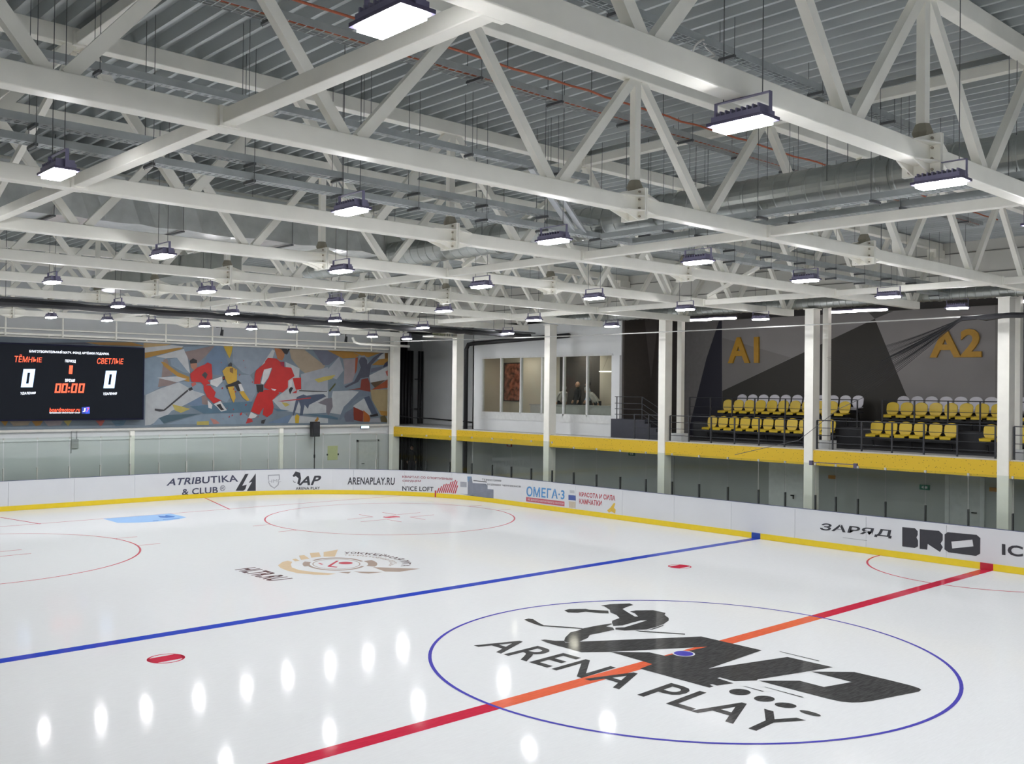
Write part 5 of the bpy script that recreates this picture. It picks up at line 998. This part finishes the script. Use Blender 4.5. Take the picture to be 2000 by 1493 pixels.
for k, xx in enumerate((5.22, 11.45)):
    t = thing('spotlight', 'small black spotlight hung above the mural, %s' % ('over the big red player', 'near the corner column')[k], 'spotlight', (xx, 28.6, 6.9), 'small black spotlights')
    obj('body', MB().tube([(xx, 28.6, 6.86), (xx + .02, 28.58, 7.12)], [.07, .055], 10), BLACK, t)
    obj('yoke', MB().tube([(xx, 28.6, 7.12), (xx, 28.6, 7.25)], .02, 6), BLACK, t)
    obj('arm', MB().tube([(xx, 28.6, 7.24), (xx, 29.1, 7.24)], .015, 6), BLACK, t)
t = thing('fan_heater', 'round greenish drum fan unit on a bracket under the roof near the corner column', 'fan', (13.6, 24.3, 7.3))
obj('drum', MB().tube([(13.6, 24.0, 7.32), (13.6, 24.1, 7.32), (13.6, 24.55, 7.32)], [.2, .24, .22], 18), mat('drum_olive', (.32, .33, .22, 1), .5), t)
obj('hub', MB().tube([(13.6, 23.95, 7.32), (13.6, 24.0, 7.32)], .09, 12), mat('hub_lime', (.5, .55, .3, 1), .5), t)
obj('shelf', MB().b2((13.0, 23.9, 7.02), (14.4, 24.7, 7.08)), CREAM, t)
t = thing('air_handler', 'pale bracketed pipe manifold beside the drum fan', 'manifold', (14.1, 24.3, 7.1))
for k in range(4):
    obj('branch', MB().tube([(13.86 + k * .14, 24.3, 7.08), (13.88 + k * .14, 24.3, 7.42)], .035, 8), CREAM, t)
pipe('white_pipe', 'white bent pipe under the last roof truss near the corner column', 'pipe', [(10.9, 27.2, 7.0), (11.0, 27.2, 6.8), (11.3, 27.2, 6.72), (14.1, 27.2, 6.72)], .06, CREAM)

# black riser pipes in the corner corridor
k = 0
for (xx, r) in ((16.72, .10), (16.95, .09), (17.17, .10), (17.38, .09), (17.6, .10), (17.8, .08), (18.28, .07), (18.48, .07)):
    z1 = 7.5 if xx < 17.4 else 6.75
    t = thing('riser_pipe', 'black insulated riser pipe in the corner corridor, %s from the mural' % ORD[k], 'pipe', (xx, 31.9, 0), 'black riser pipes in the corner')
    obj('pipe', MB().tube([(xx, 31.9, -.04), (xx, 31.9, z1)], r, 10), BLACK, t, smooth=True)
    obj('clamp', MB().b2((xx - .09, 31.95, 5.2), (xx + .09, 32.19, 5.26)).b2((xx - .09, 31.95, 3.6), (xx + .09, 32.19, 3.66)), ROD, t)
    k += 1
pipe('black_drain', 'black drain pipe rising beside the viewing room and turning along its wall top', 'pipe', [(15.86, 25.05, -.04), (15.86, 25.05, 6.6), (15.86, 24.9, 6.82), (15.86, 24.6, 6.85), (15.86, 18.3, 7.02)], .10, BLACK, 10)
pipe('black_cable', 'thin black cable sagging along the corridor wall by the corner column', 'cable', [(14.9, 29.0, 3.35), (15.9, 29.5, 3.25), (18.6, 31.0, 3.12), (18.62, 27.0, 3.0)], .03, BLACK, 6)

# ------------------------------------------------------------------ viewing room
Y0, Y1, Z0, Z1 = 15.95, 24.02, 3.62, 6.16
mb = MB()
mb.b2((16.0, 15.5, 2.83), (16.12, 24.72, Z0)).b2((16.0, 15.5, Z1), (16.12, 24.72, 7.7)).b2((16.0, 15.5, Z0), (16.12, Y0, Z1)).b2((16.0, Y1, Z0), (16.12, 24.72, Z1))
struct('wall_room', mb, WALLW)
w = struct('window_1', MB().b2((15.97, Y0 - .06, Z0 - .28), (16.0, Y1 + .06, Z0)), mat('window_board', (.66, .67, .66, 1), .5))
cuts = [Y1, 22.72, 21.40, 20.05, 18.72, 17.36, Y0]
FRAMEW = mat('window_frame', (.66, .67, .66, 1), .45)
mb = MB().b2((15.96, Y0, Z1 - .03), (16.1, Y1, Z1 + .05)).b2((15.96, Y0, Z0 - .02), (16.1, Y1, Z0 + .06))
for c in cuts: mb.b2((15.96, c - .035, Z0), (16.1, c + .035, Z1))
obj('window_frame', mb, FRAMEW, w)
for a, b in zip(cuts[:-1], cuts[1:]):
    obj('window_pane', MB().b2((16.03, b + .03, Z0 + .05), (16.042, a - .03, Z1 - .03)), WGLASS, w)
struct('trim_room', MB().b2((15.9, 15.5, 2.9), (16.0, 15.9, 6.12)), WALLW)
# its inside
struct('floor_room', MB().b2((16.12, 15.5, 2.83), (17.9, 24.64, 3.3)), mat('room_floor', (.25, .2, .17, 1), .6))
BEIGE = mat('room_beige', (.62, .56, .48, 1), .7, var=.05, scale=1)
struct('wall_room_back', MB().b2((17.8, 15.6, 3.3), (17.9, 18.3, 6.35)).b2((17.8, 20.75, 3.3), (17.9, 24.64, 6.35)), BEIGE)
struct('wall_room_dark', MB().b2((17.8, 18.3, 3.3), (17.9, 20.75, 6.35)), mat('room_dark', (.05, .043, .04, 1), .6))
struct('wall_room_left', MB().b2((16.12, 24.54, 3.3), (17.8, 24.64, 6.35)), BEIGE)
struct('wall_room_right', MB().b2((16.12, 15.5, 3.3), (17.8, 15.6, 6.35)), BEIGE)
struct('ceiling_room', MB().b2((16.12, 15.5, 6.35), (17.9, 24.64, 6.45)), mat('room_ceiling', (.5, .48, .45, 1), .7))
t = thing('counter', 'pale counter below the viewing room window', 'counter', (16.6, 20, 3.3))
obj('front', MB().b2((16.5, 15.9, 3.3), (16.65, 21.3, 4.02)), mat('counter_white', (.5, .5, .5, 1), .5), t)
obj('top', MB().b2((16.42, 15.9, 4.02), (16.72, 21.3, 4.07)), mat('counter_grey', (.4, .4, .4, 1), .4), t)
t = thing('wall_picture', 'reddish picture on the back wall of the viewing room', 'picture', (17.79, 23.9, 5.2))
obj('canvas', MB().b2((17.76, 23.36, 4.2), (17.8, 24.44, 5.95)), mat('picture_red', (.30, .10, .06, 1), .6, var=.9, scale=5), t)
obj('frame', MB().b2((17.75, 23.31, 4.15), (17.8, 23.36, 6.0)).b2((17.75, 24.44, 4.15), (17.8, 24.49, 6.0)).b2((17.75, 23.31, 5.95), (17.8, 24.49, 6.0)).b2((17.75, 23.31, 4.15), (17.8, 24.49, 4.2)), DARK, t)
for k, (xx, yy) in enumerate(((16.8, 18.75), (17.3, 19.2), (17.0, 22.6))):
    t = thing('room_lamp', 'small round ceiling lamp in the viewing room, %s' % ('nearest the window', 'nearest the back wall', 'over the picture end')[k], 'lamp', (xx, yy, 6.34), 'lamps in the viewing room')
    obj('diffuser', MB().tube([(xx, yy, 6.31), (xx, yy, 6.345)], .2, 16), mat('room_light', (.8, .8, .8, 1), .5, emit=((1, .93, .82, 1), 22)), t)
t = thing('ring_lamp', 'thin white ring lamp hanging at the end of the viewing room', 'lamp', (16.9, 16.9, 5.55))
obj('ring', MB().tube([(16.9 + .45 * math.cos(a), 16.9 + .45 * math.sin(a), 5.5) for a in [2 * PI * i / 24 for i in range(25)]], .02, 6), mat('ring_white', (.7, .7, .65, 1), .5, emit=((1, .95, .85, 1), 1.2)), t)
obj('cord', MB().tube([(16.9, 16.9, 6.35), (16.9, 17.35, 5.5)], .004, 4).tube([(16.9, 16.9, 6.35), (16.9, 16.45, 5.5)], .004, 4), ROD, t)

# ------------------------------------------------------------------ people
SKIN = mat('skin', (.50, .30, .21, 1), .55)
def skin_body(name, chain, edges, m, parent=None):
    """one continuous body: joints with radii, grown with a skin modifier"""
    me = bpy.data.meshes.new(name)
    me.from_pydata([c[0] for c in chain], edges, [])
    o = bpy.data.objects.new(name, me)
    COL.objects.link(o)
    me.materials.append(m)
    sk = o.modifiers.new('skin', 'SKIN')
    for i, c in enumerate(chain):
        r = c[1]
        me.skin_vertices[0].data[i].radius = (r, r)
        me.skin_vertices[0].data[i].use_root = (i == 0)
    sub = o.modifiers.new('smooth', 'SUBSURF'); sub.levels = 1; sub.render_levels = 2
    if parent is not None: o.parent = parent
    return o
def ball(mb, c, r, sc=(1, 1, 1), n=10):
    vs = []; fs = []
    for i in range(n + 1):
        th = PI * i / n
        for k in range(n * 2):
            ph = PI * k / n
            vs.append((c[0] + r * sc[0] * math.sin(th) * math.cos(ph), c[1] + r * sc[1] * math.sin(th) * math.sin(ph), c[2] + r * sc[2] * math.cos(th)))
    w = n * 2
    for i in range(n):
        for k in range(w):
            fs.append((i * w + k, i * w + w + k, i * w + w + (k + 1) % w, i * w + (k + 1) % w))
    mb.raw(vs, fs); return mb
def person(name, label, loc, rz, top, legs, hair, bend=0.0, hood=False, hat=False, H=1.76):
    k = H / 1.76
    root = thing(name, label, 'person', loc)
    root.rotation_euler = (0, 0, rz)
    sb, cb = math.sin(bend), math.cos(bend)
    def T(x, y, z):      # bend the upper body forward (+x) about the hips
        if z <= .92: return (x * k, y * k, z * k)
        dz = z - .92
        return ((x * cb + dz * sb) * k, y * k, (.92 + dz * cb - x * sb) * k)
    J = [(T(0, 0, .94), .125), (T(.01, 0, 1.12), .125), (T(.0, 0, 1.32), .135), (T(0, 0, 1.45), .085), (T(.01, 0, 1.54), .055),
         (T(0, .17, 1.42), .062), (T(.02, .23, 1.16), .045), (T(.12, .22, .96), .036),
         (T(0, -.17, 1.42), .062), (T(.02, -.23, 1.16), .045), (T(.12, -.22, .96), .036),
         (T(0, .095, .86), .085), (T(.02, .11, .48), .058), (T(-.01, .12, .09), .045), (T(.12, .13, .04), .04),
         (T(0, -.095, .86), .085), (T(.02, -.11, .48), .058), (T(-.01, -.12, .09), .045), (T(.12, -.13, .04), .04)]
    E = [(0, 1), (1, 2), (2, 3), (3, 4), (2, 5), (5, 6), (6, 7), (2, 8), (8, 9), (9, 10), (0, 11), (11, 12), (12, 13), (13, 14), (0, 15), (15, 16), (16, 17), (17, 18)]
    skin_body('body', J, E, top, root)
    # trousers follow the legs
    for s in (1, -1):
        pts = [T(0, s * .08, .95), T(.01, s * .1, .7), T(.02, s * .11, .48), T(0, s * .12, .25), T(-.01, s * .12, .08)]
        obj('trouser_leg', MB().tube(pts, [.13 * k, .105 * k, .085 * k, .075 * k, .07 * k], 12), legs, root, smooth=True, world=False)
        mb = MB().tube([T(-.06, s * .12, .04), T(.05, s * .12, .045), T(.18, s * .13, .03)], [.045 * k, .05 * k, .03 * k], 10)
        obj('shoe', mb, BLACK, root, smooth=True, world=False)
        # hand: palm, four fingers and a thumb
        w = Vector(T(.12, s * .22, .96)); d = (w - Vector(T(.02, s * .23, 1.16))).normalized()
        side = Vector((0, s, 0)); fr_ = d.cross(side).normalized()
        mb = MB().tube([w - d * .01, w + d * .04, w + d * .085], [.026 * k, .036 * k, .03 * k], 8)
        for f_ in range(4):
            o_ = fr_ * ((f_ - 1.5) * .018); ln = (.06, .072, .068, .052)[f_]
            mb.tube([w + d * .08 + o_, w + d * (.08 + ln * .6) + o_ - side * .008, w + d * (.08 + ln) + o_ - side * .022], [.0095, .009, .007], 6)
        mb.tube([w + d * .02 + fr_ * .03, w + d * .055 + fr_ * .055, w + d * .08 + fr_ * .05], [.011, .010, .008], 6)
        obj('hand', mb, SKIN, root, smooth=True, world=False)
    hc = Vector(T(.02, 0, 1.66)); f = Vector((cb, 0, -sb)); u = Vector((sb, 0, cb))
    mb = MB(); ball(mb, hc, .1 * k, (1.0, .8, 1.22), 12)
    mb.tube([hc + f * .085 + u * .02, hc + f * .125 - u * .025, hc + f * .09 - u * .035], [.012, .019, .012], 8)      # nose
    for s in (1, -1): ball(mb, hc + Vector((0, s * .082, 0)) - u * .005, .026, (.6, .45, 1.1), 6)                    # ears
    ball(mb, hc + f * .06 - u * .09, .042, (.9, .9, .6), 8)                                                           # chin
    head = obj('head', mb, SKIN, root, smooth=True, world=False)
    mb = MB()
    for s in (1, -1): ball(mb, hc + f * .088 + Vector((0, s * .034, 0)) + u * .015, .011, (1, 1, .8), 6)
    obj('eyes', mb, DARK, root, smooth=True, world=False)
    mb = MB().beam(hc + f * .092 - u * .06 + Vector((0, -.024, 0)), hc + f * .092 - u * .06 + Vector((0, .024, 0)), .01, .008)
    obj('mouth', mb, mat('lips', (.35, .14, .12, 1), .5), root, world=False)
    if hair is not None:
        mb = MB(); ball(mb, hc - f * .022 + u * .028, .104 * k, (1.02, .88, 1.12), 10)
        mb.v = [v for v in mb.v]
        obj('hood' if hood else 'hair', mb, hair, root, smooth=True, world=False)
    return root
JACK = mat('navy_jacket', (.035, .04, .055, 1), .7); JEAN = mat('dark_trousers', (.03, .032, .04, 1), .8)
SUIT = mat('dark_suit', (.018, .018, .02, 1), .7); SHIRT = mat('light_blue_shirt', (.42, .55, .72, 1), .7); WSHIRT = mat('white_shirt', (.6, .58, .55, 1), .7)
HAIRD = mat('dark_hair', (.03, .025, .02, 1), .6); HAIRG = mat('grey_hair', (.45, .44, .42, 1), .6)
person('person', 'person in a dark jacket and hood standing in the corner corridor behind the glass', (17.1, 30.9, -.045), -2.3, JACK, JEAN, HAIRD, hood=True)
person('person', 'bald person in a dark suit standing in the viewing room', (17.1, 18.93, 3.3), 2.9, SUIT, SUIT, None)
person('person', 'person in a light blue shirt standing in the viewing room beside the bald one', (17.35, 18.55, 3.3), 2.4, SHIRT, JEAN, HAIRD)
person('person', 'person in a white shirt leaning forward over the viewing room counter', (17.1, 17.75, 3.3), 2.8, WSHIRT, JEAN, HAIRG, bend=.8)
person('person', 'grey haired person bending forward near the dark middle of the viewing room', (17.2, 20.1, 3.3), -2.0, WSHIRT, SUIT, HAIRG, bend=.7)

# ------------------------------------------------------------------ tribune: tiers, stair, seats, rails, signs
TIER = mat('tier_black', (.018, .019, .022, 1), .6)
struct('floor_tier_1', MB().b2((16.35, -9.0, 2.83), (20.0, 13.4, 2.90)), TIER)
struct('floor_tier_2', MB().b2((17.45, -9.0, 2.90), (20.0, 13.0, 3.52)), TIER)
struct('floor_tier_3', MB().b2((18.45, -9.0, 3.52), (20.0, 12.8, 3.73)), TIER)
t = thing('stair', 'dark blue block stair stepping down beside the viewing room', 'stair', (15.75, 14.3, 2.83))
for k in range(5):
    obj('step', MB().b2((15.3, 12.55 + k * .28, 2.83), (16.3, 12.55 + (k + 1) * .28 if k < 4 else 15.4, 2.98 + k * .15)), mat('stair_blue', (.035, .037, .05, 1), .6), t)
t = thing('stair_railing', 'thin dark railing sloping down the block stair', 'railing', (15.4, 14, 2.9))
mb = MB()
for (yy, zz) in ((15.2, 3.58), (13.9, 3.58), (12.7, 2.98)):
    mb.tube([(15.42, yy, zz), (15.42, yy, zz + .88)], .022, 6)
obj('posts', mb, DARK, t)
for h in (.88, .62, .4, .18):
    obj('rail', MB().tube([(15.42, 15.3, 3.58 + h), (15.42, 13.9, 3.58 + h), (15.42, 12.7, 2.98 + h)], .014, 6), DARK, t)

# one moulded seat: pan, rounded back with a waist, dark support
def make_seat(m, label, cat='seat'):
    t = thing('stadium_seat', label, cat, (0, 0, 0))
    def outl(w, h, waist, z0):
        pts = []
        pts += [(-waist, z0), (waist, z0), (w * .98, z0 + h * .28)]
        n = 8
        for i in range(n + 1):
            a = PI * i / n
            pts.append((w * math.cos(a) if abs(math.cos(a)) < .98 else w * (1 if math.cos(a) > 0 else -1), z0 + h * .70 + h * .30 * math.sin(a)))
        pts += [(-w * .98, z0 + h * .28)]
        return pts
    prof = outl(.215, .44, .14, .03)
    mb = MB(); mb.prism([(.18 + (z - .03) * .18, y, z) for y, z in prof], (.035, 0, 0))
    obj('backrest', mb, m, t, world=False, bevel=.012)
    pan = []
    for i in range(9):
        a = PI / 2 + PI * i / 8
        pan.append((-.12 + .10 * math.cos(a), .215 * math.sin(a) if abs(math.sin(a)) < .99 else .215 * (1 if math.sin(a) > 0 else -1), .0))
    pan += [(.21, -.215, .02), (.21, .215, .02)]
    mb = MB(); mb.prism(pan, (0, 0, .035))
    mb.b2((-.215, -.17, -.05), (-.19, .17, .012))
    obj('seat', mb, m, t, world=False, bevel=.01)
    obj('support', MB().b2((-.05, -.03, -.10), (.12, .03, -.05)).b2((-.10, -.16, -.05), (.16, .16, -.005)), TIER, t, world=False)
    return t
sy0 = make_seat(YELLOWS, 'x'); sw0 = make_seat(WHITES, 'x')
used = {'y': False, 'w': False}
def put_seat(kind, x, y, z, lab, grp):
    src = sy0 if kind == 'y' else sw0
    if not used[kind]:
        used[kind] = True; src.location = (x, y, z); src['label'] = lab; src['group'] = grp
        return src
    return dup(src, (x, y, z), lab, grp)
rows = [('y', 16.95, 3.30, 'front row', 11.89, 11, 'A1', 'stair end'), ('y', 17.95, 3.93, 'middle row', 11.89, 11, 'A1', 'stair end'), ('w', 18.95, 4.14, 'back row', 11.93, 11, 'A1', 'stair end'),
        ('y', 16.95, 3.30, 'front row', 5.24, 6, 'A2', 'aisle'), ('y', 17.95, 3.93, 'middle row', 5.19, 12, 'A2', 'aisle'), ('w', 18.95, 4.14, 'back row', 5.30, 12, 'A2', 'aisle')]
for (kd, x, z, rn, ys, n, blk, end) in rows:
    for i in range(n):
        colr = 'yellow' if kd == 'y' else 'white'
        put_seat(kd, x, ys - .494 * i, z, '%s plastic stadium seat in the %s under sign %s, %s from the %s' % (colr, rn, blk, ORD[i], end), '%s seats in the %s under %s' % (colr, rn, blk))
for i in range(4):
    put_seat('y', 16.95, 1.56 - .494 * i, 3.30, 'yellow plastic stadium seat in the front row beyond the gap by the edge column, %s after the gap' % ORD[i], 'yellow seats after the front row gap')
# seat beams
for (x, z, y0, y1, lab) in ((16.98, 3.2, 6.6, 12.2, 'front row of A1'), (17.98, 3.83, 6.6, 12.2, 'middle row of A1'), (18.98, 4.04, 6.7, 12.2, 'back row of A1'),
                            (16.98, 3.2, 2.5, 5.5, 'front row of A2'), (16.98, 3.2, -.2, 1.8, 'front row after the gap'), (17.98, 3.83, -.5, 5.5, 'middle row of A2'), (18.98, 4.04, -.4, 5.6, 'back row of A2')):
    t = thing('seat_beam', 'dark steel beam carrying the seats of the ' + lab, 'seat beam', (x, (y0 + y1) / 2, z - .3), 'dark beams under the seats')
    obj('beam', MB().b2((x - .04, y0, z - .06), (x + .08, y1, z - .002)), TIER, t)
    m_ = max(2, int((y1 - y0) / 1.4))
    for i in range(m_ + 1):
        yy = y0 + .2 + (y1 - y0 - .4) * i / m_
        obj('foot', MB().beam((x + .02, yy, z - .03), (x + .12, yy, z - .295), .05, .05), TIER, t)

# front railing, one length between columns
posts = {0: [11.33 + .985 * k for k in range(1)], }
def railing(label, x, ys, z0, h, rails, grp, name='railing'):
    t = thing(name, label, 'railing', (x, (ys[0] + ys[-1]) / 2, z0), grp)
    for y in ys:
        obj('post', MB().b2((x - .02, y - .022, z0), (x + .02, y + .022, z0 + h)), DARK, t)
    for r_ in rails:
        obj('rail', MB().tube([(x, ys[0], z0 + h * r_), (x, ys[-1], z0 + h * r_)], .018 if r_ == 1 else .011, 6), DARK, t)
    return t
FR = (1.0, .74, .48, .22)
railing('thin dark railing on the gallery edge in front of the A1 seats', 14.62, [6.42, 7.14, 8.12, 9.1, 10.08, 11.05, 11.9], 2.875, .92, FR, 'railings along the gallery edge')
railing('thin dark railing on the gallery edge in front of the A2 seats', 14.62, [.42, 1.48, 2.46, 3.44, 4.42, 5.4, 5.95], 2.875, .92, FR, 'railings along the gallery edge')
railing('thin dark railing on the gallery edge below the stair, beside the stair column', 14.62, [12.38, 12.9, 13.6], 2.875, .92, FR, 'railings along the gallery edge')
railing('thin dark railing on the gallery edge at the frame edge past the last column', 14.62, [-3.5, -2.6, -1.6, -.6, -.08], 2.875, .92, FR, 'railings along the gallery edge')
railing('thin dark railing behind the front seats of A1', 17.48, [6.1, 7.7, 8.9, 10.2, 11.2, 12.2, 13.2], 3.52, .94, (1.0, .62, .3), 'railings on the tiers')
railing('thin dark railing behind the front seats of A2', 17.48, [-.5, .6, 2.0, 3.0, 4.1, 5.2], 3.52, .94, (1.0, .62, .3), 'railings on the tiers')

for q, s_, lab in ((ART['A1_Q'], 'A1', 'big ochre raised letters A1 on the tribune wall'), (ART['A2_Q'], 'A2', 'big ochre raised letters A2 on the tribune wall')):
    t = thing('wall_letters', lab, 'sign', (19.95, (q[0][0] + q[1][0]) / 2, q[0][1]))
    vs, fs = text_geo(s_, .03)
    mb = MB(); n = len(vs)
    P1 = []; P2 = []
    for u, v in vs:
        y, z = bil(q, u, v); P1.append((19.90, y, z)); P2.append((19.985, y, z))
    ed = {}
    for f_ in fs:
        for a, b in zip(f_, f_[1:] + f_[:1]): ed[(a, b)] = 1
    F = [tuple(f_) for f_ in fs] + [tuple(n + i for i in reversed(f_)) for f_ in fs]
    for (a, b) in ed:
        if (b, a) not in ed: F.append((b, a, a + n, b + n))
    mb.raw(P1 + P2, F)
    obj('letters', mb, mat('ochre_letters', (.52, .28, .02, 1), .5), t)

# ------------------------------------------------------------------ below the gallery, seen through the glass
d2 = struct('door_2', MB().b2((17.14, 7.95, -.04), (17.2, 9.35, 2.25)), mat('door_pale', (.85, .87, .87, 1), .5))
obj('door_handle', MB().b2((17.08, 8.3, 1.0), (17.14, 8.42, 1.04)).b2((17.08, 8.3, .9), (17.12, 8.33, 1.04)), BLACK, d2)
d3 = struct('door_3', MB().b2((17.16, 1.85, -.04), (17.2, 2.8, 2.12)), mat('door_grey2', (.62, .64, .64, 1), .5))
obj('door_frame', MB().b2((17.13, 1.72, -.04), (17.2, 1.85, 2.22)).b2((17.13, 2.8, -.04), (17.2, 2.93, 2.22)).b2((17.13, 1.72, 2.12), (17.2, 2.93, 2.22)), mat('door_frame2', (.72, .74, .74, 1), .5), d3)
obj('door_handle', MB().b2((17.1, 1.95, 1.0), (17.16, 2.1, 1.03)), DARK, d3)
d4 = struct('door_4', MB().b2((17.14, 13.7, -.04), (17.2, 14.7, 2.1)), mat('door_grey', (.46, .48, .48, 1), .5))
obj('door_handle', MB().b2((17.08, 13.8, 1.0), (17.14, 13.95, 1.04)).b2((17.08, 13.8, .85), (17.12, 13.84, 1.04)), BLACK, d4)
for k, (yy, zz, xx, c, lab) in enumerate(((3.6, 1.68, 17.2, (.01, .16, .10), 'small green exit sign on the wall seen through the side glass'), (15.9, 2.1, 17.2, (.01, .12, .08), 'small green exit sign under the viewing room'), (23.4, 2.12, 17.2, (.35, .02, .02), 'small red sign under the gallery near the corner column'))):
    t = thing('exit_sign', lab, 'sign', (xx, yy, zz))
    obj('plate', MB().b2((xx - .05, yy - .16, zz - .08), (xx, yy + .16, zz + .08)), mat('sign_c%d' % k, c + (1,), .4), t)
    obj('symbol', MB().b2((xx - .054, yy - .10, zz - .035), (xx - .05, yy - .01, zz + .035)).prism([(xx - .054, yy + .02, zz - .05), (xx - .054, yy + .11, zz), (xx - .054, yy + .02, zz + .05)], (.004, 0, 0)), mat('sign_white', (.6, .65, .62, 1), .4), t)
for k, yy in enumerate((1.45, 6.85)):
    t = thing('call_point', 'small orange box on the wall under the gallery, %s' % ('beside the grey door', 'beside the middle column')[k], 'box', (17.2, yy, 1.8), 'orange boxes under the gallery')
    obj('box', MB().b2((17.12, yy - .12, 1.72), (17.2, yy + .12, 1.84)), mat('orange_box', (.5, .22, .03, 1), .5), t)

# ------------------------------------------------------------------ wire and gathered safety net
t = thing('net_wire', 'thin pale steel wire strung along the rink above the side glass', 'wire', (13.1, 8, 6.85))
pts = [(13.1, 29.3 - 41 * i / 40, 6.93 - .18 * math.sin(PI * i / 40)) for i in range(41)]
obj('wire', MB().tube(pts, .022, 6), mat('pale_wire', (.5, .5, .48, 1), .5), t)
def wz(y): return 6.93 - .18 * math.sin(PI * (29.3 - y) / 41)
t = thing('safety_net', 'black safety net gathered on a wire and fanned out before sign A2', 'net', (13.2, .6, 6.7))
pts = [(13.1 + random.uniform(-.03, .03), .75 - 6.5 * i / 30, wz(.75 - 6.5 * i / 30) - .05 + random.uniform(-.03, .03)) for i in range(31)]
obj('bunch', MB().tube(pts, [.07 + random.uniform(-.015, .025) for _ in pts], 7), BLACK, t)
A = Vector((13.1, .68, wz(.68) - .03))
mb = MB(); mb2 = MB()
NS = 26
for i in range(NS):
    w = i / (NS - 1)
    tgt = Vector((13.25, 4.85 - 1.2 * w, 5.75 - 1.2 * w))
    pts = []
    for k in range(13):
        u = k / 12
        p = A.lerp(tgt, u); p.z -= (.12 * (1 - w) + .02) * math.sin(PI * u) ; p.x += .05 * math.sin(3 * u + i)
        pts.append(tuple(p))
    (mb if w < .55 else mb2).tube(pts, [(.006 if w < .55 else .011) * (1 - .6 * k / 12) for k in range(13)], 4)
obj('upper_strands', mb, BLACK, t)
obj('lower_strands', mb2, BLACK, t)
mb = MB().tube([tuple(A.lerp(Vector((13.25, 3.1, 5.62)), u / 10) + Vector((0, 0, -.04 * math.sin(PI * u / 10)))) for u in range(11)], [.05, .05, .048, .045, .042, .038, .034, .03, .026, .022, .018], 6)
obj('gathered_edge', mb, BLACK, t)
obj('tie_rope', MB().tube([(13.25, 3.65, 4.55), (13.2, 4.4, 4.2), (13.2, 5.75, 3.2), (13.2, 8.1, 2.62)], .010, 5), ROD, t)
t = thing('glass_brace', 'thin bracing bar with clamps across the top of the side glass by the middle column', 'bracket', (13.2, 5.3, 2.5))
obj('bar', MB().tube([(13.1, 5.25, 2.55), (13.1, 3.8, 2.56)], .015, 6), PLATE, t)
obj('clamp', MB().b2((13.05, 5.2, 2.46), (13.15, 5.3, 2.6)).b2((13.05, 3.75, 2.46), (13.15, 3.85, 2.6)), PLATE, t)
